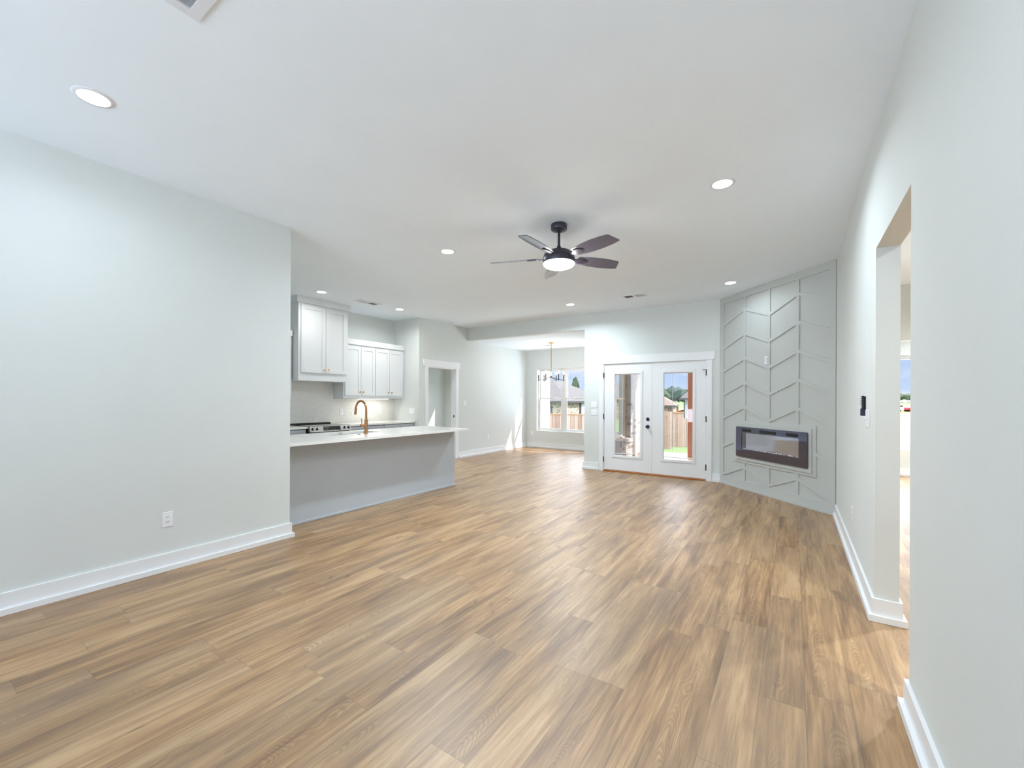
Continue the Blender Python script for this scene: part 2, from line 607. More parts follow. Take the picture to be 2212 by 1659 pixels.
struct('wall_right', MB().holes('x', XR, XR + 0.116, -3.6, 10.42, 0, TOP, [OP]), M['wall'])
FW = [(-3.85, -2.65), (-2.45, -1.25), (-1.05, 0.15)]     # tall street-side windows behind the camera
struct('wall_front', MB().holes('y', -3.72, -3.6, XL - 0.12, 4.3, 0, TOP, [(a, b, 0.35, 2.6) for a, b in FW]), M['wall'])
struct('wall_hall_right', MB().box(4.1, 4.22, -3.6, 10.42, 0, TOP), M['wall'])
struct('wall_hall_header', MB().box(XR + 0.116, 4.1, 8.25, 8.37, 2.24, TOP), M['wall'])
RW = (0.95, 3.2, 0.478, 2.2)
struct('wall_study_back', MB().holes('y', 10.42, 10.54, XR, 4.22, 0, TOP, [RW]), M['wall'])
BW = (-9.75, -8.05, 0.478, 2.28)
struct('wall_bedroom_left', MB().box(-10.62, -10.5, 6.37, 11.48, 0, TOP), M['wall'])
struct('wall_bedroom_back', MB().holes('y', 11.48, 11.6, -10.62, XN - 0.12, 0, TOP, [BW]), M['wall'])
struct('wall_bedroom_south', MB().box(-10.62, -7.33, 6.25, 6.37, 0, TOP), M['wall'])
struct('wall_bedroom_right', MB().box(XN - 0.12, XN, 10.62, 11.6, 0, TOP), M['wall'])

# brick skins outside
struct('wall_dining_right_brick', MB().holes('x', -3.30, -3.17, YB + 0.24, YN + 0.24, -0.4, TOP, [NS]), M['brick'])
struct('wall_dining_back_brick', MB().holes('y', YN + 0.12, YN + 0.24, XN + 0.1, -3.30, -0.4, TOP, [NW]), M['brick'])
struct('wall_bedroom_brick', MB().box(XN, XN + 0.11, YN + 0.24, 11.72, -0.4, TOP), M['brick'])
struct('wall_back_brick', MB().holes('y', YB + 0.12, YB + 0.24, -3.30, -1.1, -0.4, TOP, [(-3.065, -1.215, -0.02, 2.06)]), M['brick'])
struct('wall_study_brick', MB().box(-1.1, -0.98, YB + 0.12, 10.96, -0.4, TOP), M['brick'])
struct('wall_study_back_brick', MB().holes('y', 10.54, 10.66, XR, 4.3, -0.4, TOP, [RW]), M['brick'])
struct('wall_bedroom_back_brick', MB().holes('y', 11.6, 11.72, -10.62, XN, -0.4, TOP, [BW]), M['brick'])


# baseboards: tall flat board with a small shoe in front
def base_run(mb, axis, face, b0, b1, sgn):
    for th, h in ((0.016, 0.14), (0.034, 0.042)):
        a, b = sorted((face, face + sgn * th))
        if axis == 'x':
            mb.box(a, b, b0, b1, 0.001, h)
        else:
            mb.box(b0, b1, a, b, 0.001, h)


def baseboard(name, runs):
    mb = MB()
    for r in runs:
        base_run(mb, *r)
    return struct(name, mb, M['trim'], bevel=0.0015)


mb = MB()
for th, h in ((0.016, 0.14), (0.034, 0.042)):
    mb.box(XL, XL + th, -3.6, 2.287, 0.001, h)
    mb.box(XL - 0.04, XL + th, 2.287, 2.287 + th, 0.001, h)
struct('baseboard_left', mb, M['trim'], bevel=0.0015)
mb = MB()
for th, h in ((0.016, 0.14), (0.034, 0.042)):
    mb.box(XR - th, XR, -3.6, 2.518, 0.001, h)
    mb.box(XR - th, XR + 0.116 + th, 2.518, 2.518 + th, 0.001, h)
struct('baseboard_right_near', mb, M['trim'], bevel=0.0015)
mb = MB()
for th, h in ((0.016, 0.14), (0.034, 0.042)):
    mb.box(XR - th, XR, 3.467, 6.30, 0.001, h)
    mb.box(XR - th, XR + 0.116 + th, 3.467 - th, 3.467, 0.001, h)
    mb.box(XR + 0.116, XR + 0.116 + th, 3.467, 10.4, 0.001, h)
struct('baseboard_right', mb, M['trim'], bevel=0.0015)
mb = MB()
for th, h in ((0.016, 0.14), (0.034, 0.042)):
    mb.box(XD - th, -3.145, YB - th, YB, 0.001, h)
    mb.box(XD - th, XD, YB, YN, 0.001, h)
struct('baseboard_back', mb, M['trim'], bevel=0.0015)
baseboard('baseboard_back_right', [('y', YB, -1.135, -1.0, -1)])
mb = MB()
for th, h in ((0.016, 0.14), (0.034, 0.042)):
    mb.box(XN, XN + th, 7.50, YN, 0.001, h)
    mb.box(XN, XN + th, YS, 6.42, 0.001, h)
struct('baseboard_far_left', mb, M['trim'], bevel=0.0015)
baseboard('baseboard_dining', [('y', YN, XN + 0.034, XD - 0.034, -1)])
baseboard('baseboard_study', [('y', 10.42, XR + 0.15, 4.1, -1)])
baseboard('baseboard_bedroom', [('y', 11.48, -10.5, -6.6, -1), ('x', -10.5, 6.4, 11.45, 1)])


# ------------------------------------------------------------------ windows
def window(name, axis, plane, sgn, units, z0, z1, rail, outer):
    """single-hung units; plane = inner face of the frame, sgn = outward direction; units = [(b0, b1)]"""
    ctr = sum(sum(u) for u in units) / (2 * len(units))
    root = sroot(name, (plane, ctr, z0) if axis == 'x' else (ctr, plane, z0))

    def bx(mb, b0, b1, d0, d1, za, zb):
        a, b = sorted((plane + sgn * d0, plane + sgn * d1))
        return mb.box(a, b, b0, b1, za, zb) if axis == 'x' else mb.box(b0, b1, a, b, za, zb)
    for b0, b1 in units:
        fr, fo = MB(), MB()
        for mbx, d0, d1 in ((fr, 0.0, 0.035), (fo, 0.035, 0.075)):
            wd_ = 0.038
            bx(mbx, b0, b0 + wd_, d0, d1, z0, z1)
            bx(mbx, b1 - wd_, b1, d0, d1, z0, z1)
            bx(mbx, b0 + wd_, b1 - wd_, d0, d1, z1 - wd_, z1)
            bx(mbx, b0 + wd_, b1 - wd_, d0, d1, z0, z0 + wd_)
        obj('window_frame', fr, M['vinyl'], root, 0.002)
        obj('outer_frame', fo, outer, root, 0.002)
        i0, i1 = b0 + 0.038, b1 - 0.038
        for nm, za, zb, d in (('upper_sash', rail - 0.014, z1 - 0.038, 0.042), ('lower_sash', z0 + 0.038, rail + 0.02, 0.012)):
            sm = MB()
            k = 0.03
            bx(sm, i0, i0 + k, d, d + 0.024, za, zb)
            bx(sm, i1 - k, i1, d, d + 0.024, za, zb)
            bx(sm, i0 + k, i1 - k, d, d + 0.024, zb - k, zb)
            bx(sm, i0 + k, i1 - k, d, d + 0.024, za, za + k)
            so = obj(nm, sm, M['vinyl'] if (nm == 'lower_sash' or outer is M['vinyl']) else outer, root, 0.002)
            g = MB()
            bx(g, i0 + k, i1 - k, d + 0.010, d + 0.014, za + k, zb - k)
            obj('glass_pane', g, M['glass'], so)
            if nm == 'lower_sash':
                for q in (0.3, 0.7):
                    lk = MB()
                    c = i0 + (i1 - i0) * q
                    bx(lk, c - 0.022, c + 0.022, d - 0.004, d + 0.02, zb, zb + 0.012)
                    obj('sash_lock', lk, M['plate'], so, 0.002)
        if sgn:
            pass
    for (a0, a1), (c0, c1) in zip(units, units[1:]):
        mm = MB()
        bx(mm, a1, c0, 0.0, 0.075, z0, z1)
        obj('mullion', mm, M['vinyl'], root)
    return root


window('window_1', 'y', YN + 0.085, 1, [(-6.10, -5.315), (-5.265, -4.46), (-4.41, -3.60)], 0.478, 2.235, 1.385, M['vinyl'])
window('window_2', 'x', -3.36, 1, [(8.36, 9.09), (9.15, 9.82)], 0.478, 2.235, 1.385, M['almond'])
window('window_3', 'y', 10.49, 1, [(0.95, 2.05), (2.1, 3.2)], 0.478, 2.2, 1.36, M['vinyl'])
window('window_4', 'y', 11.56, 1, [(-9.75, -8.93), (-8.87, -8.05)], 0.478, 2.28, 1.36, M['vinyl'])
for k, (a, b) in enumerate(FW):
    window('window_%d' % (5 + k), 'y', -3.66, -1, [(a, b)], 0.35, 2.6, 1.45, M['vinyl'])
# sloped outdoor sill bricks
struct('trim_1', MB().box(-3.30, -3.13, 8.30, 9.88, 0.40, 0.475), M['brick'])

# ------------------------------------------------------------------ french doors
DZ0, DZ1, DY = 0.03, 2.045, YB + 0.012


def leaf(n, x0, x1, hinge_x):
    root = sroot('door_%d' % n, ((x0 + x1) / 2, DY, DZ0))
    c = (x0 + x1) / 2
    gx0, gx1, gz0, gz1 = c - 0.243, c + 0.243, 0.312, 1.852
    mx0, mx1, mz0, mz1 = c - 0.296, c + 0.296, 0.262, 1.908
    obj('door_leaf', MB().holes('y', DY, DY + 0.044, x0, x1, DZ0, DZ1, [(gx0, gx1, gz0, gz1)]), M['trim'], root)
    fr = MB()
    for d, k in ((0.006, 0.0), (0.012, 0.012)):
        fr.holes('y', DY - d, DY - d + 0.007, mx0 + k, mx1 - k, mz0 + k, mz1 - k, [(gx0, gx1, gz0, gz1)])
    obj('lite_frame', fr, M['trim'], root, 0.002)
    for q, dy in enumerate((0.010, 0.034)):
        obj('glass_pane', MB().box(gx0, gx1, DY + dy, DY + dy + 0.003, gz0, gz1), M['glass'], root)
    bl = MB()
    k = 0
    z = gz0 + 0.05
    while z < gz1 - 0.02:
        bl.box(gx0 + 0.006, gx1 - 0.006, DY + 0.0195, DY + 0.0275, z, z + 0.0003)
        z += 0.0165
    bl.box(gx0 + 0.004, gx1 - 0.004, DY + 0.0165, DY + 0.0305, gz0 + 0.03, gz0 + 0.042)
    bl.box(gx0 + 0.004, gx1 - 0.004, DY + 0.0165, DY + 0.0305, gz1 - 0.014, gz1)
    b = obj('mini_blind', bl, M['cord'], root)
    for q in (0.3, 0.78):
        xx = gx0 + (gx1 - gx0) * q
        obj('ladder_cord', MB().box(xx - 0.0008, xx + 0.0008, DY + 0.0165, DY + 0.0305, gz0 + 0.04, gz1 - 0.01), M['cord'], b)
    return root


L1 = leaf(1, -3.043, -2.1475, -3.05)
L2 = leaf(2, -2.1425, -1.238, -1.23)
for root, hx, sg in ((L1, -3.0505, 1), (L2, -1.2305, -1)):
    for z in (1.835, 1.045, 0.225):
        h = MB().lathe([(0.0085, -0.05), (0.0085, 0.05)], (hx, YB - 0.008, z), seg=10)
        ho = obj('hinge', h, M['black'], root, smooth=True)
        if z > 1.5:
            obj('pin_stop', MB().box(min(hx, hx - sg * 0.055), max(hx, hx - sg * 0.055), YB - 0.016, YB - 0.006, z + 0.045, z + 0.053)
                if sg > 0 else MB().box(hx - 0.06, hx, YB - 0.016, YB - 0.006, z + 0.045, z + 0.053), M['black'], ho)
for z, prof, nm in ((1.014, [(0.031, 0), (0.031, 0.008), (0.026, 0.013), (0.013, 0.014), (0.013, 0.02), (0.0, 0.02)], 'deadbolt'),
                    (0.877, [(0.033, 0), (0.033, 0.006), (0.013, 0.01), (0.013, 0.032), (0.024, 0.038), (0.0285, 0.052), (0.024, 0.064), (0.0, 0.067)], 'door_knob')):
    obj(nm, MB().lathe(prof, (-2.211, DY - 0.001, z), (0, -1, 0), 24), M['navy'], L1, smooth=True)
obj('astragal', MB().box(-2.152, -2.138, DY - 0.004, DY - 0.0005, DZ0, DZ1), M['trim'], L1)
# jambs, casing with dog-eared head, threshold
struct('trim_2', MB().box(-3.065, -3.046, YB - 0.001, YB + 0.12, 0, 2.06).box(-1.235, -1.215, YB - 0.001, YB + 0.12, 0, 2.06)
       .box(-3.046, -1.235, YB - 0.001, YB + 0.12, 2.048, 2.06), M['trim'])


def dog_head(mb, axis, face, sgn, b0, b1, z0, z1, th):
    poly = [(b0 + 0.022, z0), (b1 - 0.022, z0), (b1, z0 + 0.03), (b1, z1), (b0, z1), (b0, z0 + 0.03)]
    a, b = sorted((face, face + sgn * th))
    mb.prism(poly, a, b, axis)


mb = MB()
for a, b in ((-3.141, -3.0605), (-1.2205, -1.140)):
    mb.box(a, b, YB - 0.017, YB, 0, 2.052)
dog_head(mb, 'y', YB, -1, -3.178, -1.098, 2.052, 2.19, 0.02)
struct('trim_3', mb, M['trim'], bevel=0.0015)
struct('trim_4', MB().box(-3.046, -1.235, YB - 0.03, YB + 0.13, 0.0005, 0.024), M['sill'], bevel=0.004)

# cased opening to the bedroom
mb = MB()
mb.box(XN, XN + 0.017, 6.425, 6.515, 0, 2.055).box(XN, XN + 0.017, 7.40, 7.492, 0, 2.055)
dog_head(mb, 'x', XN, 1, 6.375, 7.54, 2.055, 2.2, 0.02)
struct('trim_5', mb, M['trim'], bevel=0.0015)
mb = MB()
mb.box(XN - 0.122, XN, 6.51, 6.53, 0, 2.055).box(XN - 0.122, XN, 7.385, 7.405, 0, 2.055).box(XN - 0.122, XN, 6.53, 7.385, 2.037, 2.055)
mb.box(XN - 0.085, XN - 0.05, 7.373, 7.385, 0, 2.037).box(XN - 0.085, XN - 0.05, 6.53, 6.542, 0, 2.037)
jam = struct('trim_6', mb, M['trim'])
obj('strike_plate', MB().box(XN - 0.048, XN - 0.02, 7.382, 7.3855, 0.94, 1.0), M['black'], jam)

# ------------------------------------------------------------------ fireplace accent wall (set across the corner)
FP0 = Vector((-1.011, 7.819, 0))
FP1 = Vector((0.428, 6.335, 0))
FT = (FP1 - FP0).normalized()
FN = Vector((FT.y, -FT.x, 0))           # towards the room
FL = (FP1 - FP0).length
fx = lambda v: FP0 + FT * v[0] + FN * v[1] + Vector((0, 0, v[2]))   # (along, out, up)
struct('wall_fireplace', MB(fx).box(0, FL, -0.03, 0.0, 0, HC), M['grey'])
BT = 0.015
mb = MB(fx)
mb.box(0, 0.093, 0, BT, 0.133, HC)
mb.box(1.985, FL, 0, BT, 0.133, HC)
mb.box(0.093, 1.985, 0, BT, 2.952, HC)
mb.box(0, FL, 0, BT, 0, 0.133)
mb.box(0, FL, 0, BT + 0.016, 0, 0.03)
colx = [0.093, 0.542, 0.587, 1.020, 1.066, 1.505, 1.550, 1.985]
FRZ0, FRZ1, FRS0, FRS1 = 0.407, 1.051, 0.343, 1.804
for a, b in ((0.542, 0.587), (1.020, 1.066), (1.505, 1.550)):
    mb.box(a, b, 0, BT, FRZ1, 2.952)
    mb.box(a, b, 0, BT, 0.133, FRZ0)


def slat(s0, s1, zb0, zb1, th=0.046):
    """sloped batten between two uprights, clipped to the fireplace frame and the base"""
    def zb(s):
        return zb0 + (zb1 - zb0) * (s - s0) / (s1 - s0)
    n = 40
    pts = [(s0 + (s1 - s0) * i / n) for i in range(n + 1)]
    keep = []
    for a, b in zip(pts, pts[1:]):
        m_ = (a + b) / 2
        inside = FRS0 < m_ < FRS1 and FRZ0 < zb(m_) + th / 2 < FRZ1
        if not inside:
            if keep and abs(keep[-1][1] - a) < 1e-9:
                keep[-1][1] = b
            else:
                keep.append([a, b])
    for a, b in keep:
        lo0, lo1 = max(zb(a), 0.12), max(zb(b), 0.12)
        mb.prism([(a, lo0), (b, lo1), (b, zb(b) + th), (a, zb(a) + th)], 0, BT - 0.001, 'y') if False else None
        P = [(a, lo0), (b, lo1), (b, zb(b) + th), (a, zb(a) + th)]
        A = [mb.v((p[0], 0, p[1])) for p in P]
        B = [mb.v((p[0], BT - 0.0005, p[1])) for p in P]
        mb.bm.faces.new(A)
        mb.bm.faces.new(B[::-1])
        for i in range(4):
            mb.bm.faces.new([A[i], B[i], B[(i + 1) % 4], A[(i + 1) % 4]])


for lo, hi in ((2.578, 2.740), (2.200, 2.364), (1.822, 1.986), (1.440, 1.609), (1.062, 1.234), (0.600, 0.772), (0.142, 0.313)):
    for k in range(4):
        s0, s1 = colx[2 * k], colx[2 * k + 1]
        slat(s0, s1, lo if k % 2 == 0 else hi, hi if k % 2 == 0 else lo)
# stepped frame round the fire

for a0, a1, z0, z1, d in ((FRS0, FRS1, FRZ0, FRZ1, BT), (0.392, 1.756, 0.449, 1.008, 0.031)):
    mb.box(a0, a1, 0, d, z0, 0.51)
    mb.box(a0, a1, 0, d, 0.955, z1)
    mb.box(a0, 0.44, 0, d, 0.51, 0.955)
    mb.box(1.71, a1, 0, d, 0.51, 0.955)
struct('trim_7', mb, M['grey'])

fp = thing('electric_fireplace', 'wide black glass electric fireplace in the grey chevron panelled wall', 'fireplace', fx((1.074, 0.04, 0.5)))
EO = 0.050
s0, s1, z0, z1 = 0.431, 1.716, 0.503, 0.961
MS0, MS1, MZ0, MZ1 = 0.552, 1.588, 0.622, 0.872


def rrect(a0, a1, b0, b1, r, n=5):
    out = []
    for cx_, cy_, t0 in ((a1 - r, b1 - r, 0), (a0 + r, b1 - r, 90), (a0 + r, b0 + r, 180), (a1 - r, b0 + r, 270)):
        for k in range(n + 1):
            t = math.radians(t0 + 90 * k / n)
            out.append((cx_ + r * math.cos(t), cy_ + r * math.sin(t)))
    return out


def slab_ring(mb, outer, d0, d1, hole):
    """rounded plate with a rectangular opening"""
    n = len(outer)
    hx0, hx1, hz0, hz1 = hole
    inner = []
    q = n // 4
    cor = [(hx1, hz1), (hx0, hz1), (hx0, hz0), (hx1, hz0)]
    for i in range(n):
        inner.append(cor[i // q])
    for d in (d0, d1):
        for i in range(n):
            j = (i + 1) % n
            f = [(outer[i][0], d, outer[i][1]), (outer[j][0], d, outer[j][1]), (inner[j][0], d, inner[j][1])]
            if inner[i] != inner[j]:
                f.append((inner[i][0], d, inner[i][1]))
            mb.face(f)
    for i in range(n):
        j = (i + 1) % n
        mb.face([(outer[i][0], d0, outer[i][1]), (outer[j][0], d0, outer[j][1]), (outer[j][0], d1, outer[j][1]), (outer[i][0], d1, outer[i][1])])
        if inner[i] != inner[j]:
            mb.face([(inner[i][0], d0, inner[i][1]), (inner[j][0], d0, inner[j][1]), (inner[j][0], d1, inner[j][1]), (inner[i][0], d1, inner[i][1])])
    return mb


obj('glass_front', slab_ring(MB(fx), rrect(s0, s1, z0, z1, 0.018), 0.012, EO, (MS0, MS1, MZ0, MZ1)), M['fireglass'], fp)
obj('firebox', MB(fx).box(MS0 - 0.01, MS1 + 0.01, 0.001, 0.0115, MZ0 - 0.01, MZ1 + 0.01), M['firebox'], fp)
obj('viewing_glass', MB(fx).box(MS0, MS1, EO - 0.006, EO - 0.003, MZ0, MZ1), M['glass'], fp)
cr = MB(fx)
rng = random.Random(3)
for k in range(70):
    s = MS0 + 0.012 + (MS1 - MS0 - 0.024) * rng.random()
    r = 0.004 + 0.006 * rng.random()
    pts = [(s + r * math.cos(a), 0.027 + r * math.sin(a) * 0.9, MZ0 + 0.002) for a in (0.3, 2.2, 4.1)]
    tp = (s + r * 0.3, 0.027, MZ0 + 0.003 + r * 1.6)
    for i in range(3):
        cr.face([pts[i], pts[(i + 1) % 3], tp])
cro = obj('crystal_bed', cr, M['crystal'], fp)
cro['kind'] = 'stuff'
for a, b, nm in ((0.560, 0.753, 'heat_vent'), (0.916, 1.218, 'control_display'), (1.386, 1.578, 'heat_vent')):
    obj(nm, MB(fx).box(a, b, EO, EO + 0.002, 0.888, 0.931), M['black'], fp)

# media plate high on the fireplace wall
tp = thing('media_outlet_plate', 'small white outlet plate high on the grey fireplace wall', 'outlet', fx((0.99, 0, 1.946)))
obj('cover_plate', MB(fx).box(0.957, 1.024, 0, 0.007, 1.888, 2.006), M['plate'], tp, 0.002)
for k, z in enumerate((1.972, 1.957, 1.934, 1.92)):
    o_ = 0.006 if k % 2 else -0.006
    obj('port', MB(fx).box(0.986 + o_, 1.0 + o_, 0.007, 0.0078, z - 0.003, z + 0.004), M['slot'], tp)


# ------------------------------------------------------------------ wall plates
def plate(name, label, cat, axis, face, sgn, c, z, gangs=1, kind='switch', group=None):
    w2, h2 = 0.0355 + 0.023 * (gangs - 1), 0.0585

    def bx(b0, b1, d0, d1, za, zb):
        a, b = sorted((face + sgn * d0, face + sgn * d1))
        return MB().box(a, b, b0, b1, za, zb) if axis == 'x' else MB().box(b0, b1, a, b, za, zb)
    root = thing(name, label, cat, (face, c, z) if axis == 'x' else (c, face, z), group)
    obj('cover_plate', bx(c - w2, c + w2, 0, 0.006, z - h2, z + h2), M['plate'], root, 0.0025)
    for g in range(gangs):
        gc = c + (g - (gangs - 1) / 2) * 0.046
        if kind == 'switch':
            obj('toggle', bx(gc - 0.0045, gc + 0.0045, 0.006, 0.016, z - 0.004, z + 0.012), M['plate'], root, 0.001)
        else:
            for dz in (0.0195, -0.0195):
                rc = obj('receptacle', bx(gc - 0.0165, gc + 0.0165, 0.006, 0.0075, z + dz - 0.0135, z + dz + 0.0135), M['plate'], root, 0.001)
                for dx in (-0.0062, 0.0062):
                    obj('slot', bx(gc + dx - 0.0013, gc + dx + 0.0013, 0.0075, 0.0079, z + dz - 0.001, z + dz + 0.0075), M['slot'], rc)
                obj('ground_hole', bx(gc - 0.0022, gc + 0.0022, 0.0075, 0.0079, z + dz - 0.0095, z + dz - 0.0045), M['slot'], rc)
    return root


plate('wall_outlet', 'white duplex outlet low on the long left wall', 'outlet', 'x', XL, 1, 1.304, 0.405, 1, 'outlet')
plate('light_switch', 'upper double switch plate left of the french doors', 'switch', 'y', YB, -1, -3.252, 1.268, 2)
plate('light_switch', 'lower double switch plate left of the french doors', 'switch', 'y', YB, -1, -3.252, 1.118, 2)
plate('light_switch', 'single switch right of the cased bedroom doorway', 'switch', 'x', XN, 1, 7.736, 1.272, 1)
plate('wall_outlet', 'outlet low on the white wall between doorway and sunlit patch', 'outlet', 'x', XN, 1, 8.653, 0.412, 1, 'outlet')
plate('wall_outlet', 'faint outlet low on the nook wall left of the window', 'outlet', 'y', YN, -1, -6.25, 0.40, 1, 'outlet')
plate('wall_outlet', 'outlet low on the right wall near the fireplace corner', 'outlet', 'x', XR, -1, 4.634, 0.41, 1, 'outlet')
plate('light_switch', 'triple switch plate on the kitchen side wall above the counter', 'switch', 'y', YS, -1, -6.648, 1.11, 3)
plate('light_switch', 'triple switch plate on the right wall below the remote', 'switch', 'x', XR, -1, 3.775, 1.247, 3)

# fan remote in its cradle on the right wall
rm = thing('fan_remote', 'black remote control in a wall cradle beside the right opening', 'remote control', (XR, 3.90, 1.26))
obj('cradle', MB().box(XR - 0.028, XR, 3.876, 3.926, 1.262, 1.312).box(XR - 0.006, XR, 3.880, 3.922, 1.312, 1.40), M['navy'], rm, 0.002)
obj('handset', MB().box(XR - 0.024, XR - 0.008, 3.882, 3.920, 1.27, 1.405), M['black'], rm, 0.005)
obj('front_face', MB().box(XR - 0.0255, XR - 0.024, 3.884, 3.918, 1.32, 1.398), M['plate'], rm)
for k, z in enumerate((1.385, 1.37, 1.355, 1.34)):
    obj('button', MB().box(XR - 0.027, XR - 0.0255, 3.888, 3.914, z - 0.004, z + 0.004), M['slot'] if k < 3 else M['red'], rm)

# ------------------------------------------------------------------ ceiling fittings
DG = 'recessed ceiling lights'


def downlight(x, y, label, z=HC):
    root = thing('recessed_light', label, 'ceiling light', (x, y, z), DG)
    obj('trim_ring', MB().lathe([(0.068, -0.001), (0.07, -0.006), (0.088, -0.004), (0.092, -0.0005)], (x, y, z), seg=32, cap=False), M['vent'], root, smooth=True)
    obj('lens', MB().lathe([(0.068, -0.0015), (0.06, -0.006), (0.0, -0.008)], (x, y, z), seg=32), M['lens'], root, smooth=True)
    ld = bpy.data.lights.new('lamp_glow', 'AREA')
    ld.shape = 'DISK'
    ld.size = 0.13
    ld.energy = LAMP_W
    ld.spread = math.radians(160)
    ld.color = (0.76, 0.90, 1.0)
    lo = bpy.data.objects.new('lamp_glow', ld)
    lo.location = (x, y, z - 0.0095)
    link(lo, root)
    return root


D0 = downlight(-3.272, 0.686, 'large bright recessed light nearest the camera on the left')
for x, y, pw, lb in ((-0.465, 3.647, 1.0, 'recessed light right of the ceiling fan'),
                     (-3.289, 3.627, 1.9, 'recessed light left of the ceiling fan'),
                     (-0.755, 6.791, 0.25, 'recessed light beside the top of the grey fireplace wall'),
                     (-3.294, 6.832, 2.0, 'recessed light before the dining nook header'),
                     (-6.212, 3.929, 0.3, 'recessed light over the tall hood cabinet'),
                     (-6.176, 5.486, 0.7, 'recessed light over the right kitchen wall cabinets'),
                     (-0.465, 0.69, 0.35, 'recessed light just above and behind the photographer'),
                     (2.2, 5.6, 6.5, 'added unseen light filling the hall past the right opening'),  # added fill lamp, out of view, brightens the hall
                     (1.7, 1.6, 3.0, 'added unseen light in the hall beside the right opening'),  # second added hall lamp, unseen, lights the far jamb of the opening
                 (2.6, 9.4, 2.5, 'added unseen light filling the study past the right opening'),  # unseen lamp added to brighten the study
                 (-8.6, 8.2, 4.0, 'added unseen light filling the bedroom beyond the cased doorway')):  # hidden lamp added so the bedroom doorway is not dark
    c = copy_tree(D0, (x, y, 2.74 if x < -8 else HN if y > 9 else HC), lb)
    for k in COL.objects:
        if k.parent == c and k.type == 'LIGHT':
            k.data = k.data.copy()
            k.data.energy = LAMP_W * pw
            if -7 < x < -6 or x > 1:
                k.data.color = (0.92, 0.95, 0.93)
for k in COL.objects:
    if k.parent == D0 and k.type == 'LIGHT':
        k.data.energy = LAMP_W * 0.3


def register(name, label, x0, x1, y0, y1, z, banks, along, group=None, pitch=0.016, back='ventdark'):
    """louvred ceiling vent; banks = list of (x0, x1, y0, y1); along = blade direction"""
    root = thing(name, label, 'vent', ((x0 + x1) / 2, (y0 + y1) / 2, z), group)
    fr = MB()
    xs = sorted({x0, x1, *[v for b in banks for v in b[:2]]})
    ys = sorted({y0, y1, *[v for b in banks for v in b[2:]]})
    for i in range(len(xs) - 1):
        for j in range(len(ys) - 1):
            cx_, cy_ = (xs[i] + xs[i + 1]) / 2, (ys[j] + ys[j + 1]) / 2
            if not any(b[0] < cx_ < b[1] and b[2] < cy_ < b[3] for b in banks):
                fr.box(xs[i], xs[i + 1], ys[j], ys[j + 1], z - 0.008, z)
    obj('frame', fr, M['vent'], root)
    for n, b in enumerate(banks):
        obj('duct', MB().box(b[0], b[1], b[2], b[3], z - 0.001, z), M[back], root)
        sl = MB()
        w_ = pitch
        lo, hi = (b[0], b[1]) if along == 'y' else (b[2], b[3])
        t = lo + 0.006
        tilt = 0.005 if n == 0 else -0.005
        while t < hi - 0.004:
            if along == 'y':
                sl.prism([(t, z - 0.0015), (t + tilt, z - 0.0075), (t + tilt + 0.0012, z - 0.0075), (t + 0.0012, z - 0.0015)], b[2], b[3], 'y')
            else:
                sl.prism([(t, z - 0.0015), (t + tilt, z - 0.0075), (t + tilt + 0.0012, z - 0.0075), (t + 0.0012, z - 0.0015)], b[0], b[1], 'x')
            t += w_
        obj('louvre', sl, M['vent'], root)
    return root


VG = 'ceiling vents'
register('ceiling_vent', 'white louvred vent cut by the top edge of the photo', -2.215, -1.83, 0.42, 0.802, HC, [(-2.17, -1.875, 0.465, 0.757)], 'y', VG, 0.0125, 'ventgrey')
register('ceiling_vent', 'two panel vent in the kitchen ceiling above the cabinets', -6.30, -6.10, 4.57, 5.02, HC, [(-6.26, -6.14, 4.62, 4.765), (-6.26, -6.14, 4.825, 4.97)], 'x', VG)
register('ceiling_vent', 'two panel vent in the ceiling above the french doors', -2.335, -1.96, 6.70, 6.925, HC, [(-2.30, -2.175, 6.74, 6.885), (-2.12, -1.995, 6.74, 6.885)], 'y', VG)
register('ceiling_vent', 'thin vent in the dining nook ceiling behind the chandelier', -5.33, -4.97, 9.46, 9.66, HN, [(-5.29, -5.165, 9.5, 9.62), (-5.135, -5.01, 9.5, 9.62)], 'y', VG)

sm = thing('smoke_detector', 'round white smoke detector on the ceiling before the nook header', 'smoke detector', (-6.24, 7.06, HC))
obj('housing', MB().lathe([(0.066, 0), (0.066, -0.012), (0.058, -0.018), (0.054, -0.034), (0.03, -0.04), (0.0, -0.04)], (-6.24, 7.06, HC), seg=28), M['plate'], sm, smooth=True)
obj('sensor_ring', MB().lathe([(0.0585, -0.019), (0.0585, -0.023), (0.055, -0.023), (0.055, -0.019)], (-6.24, 7.06, HC), seg=28, cap=False), M['ventdark'], sm)

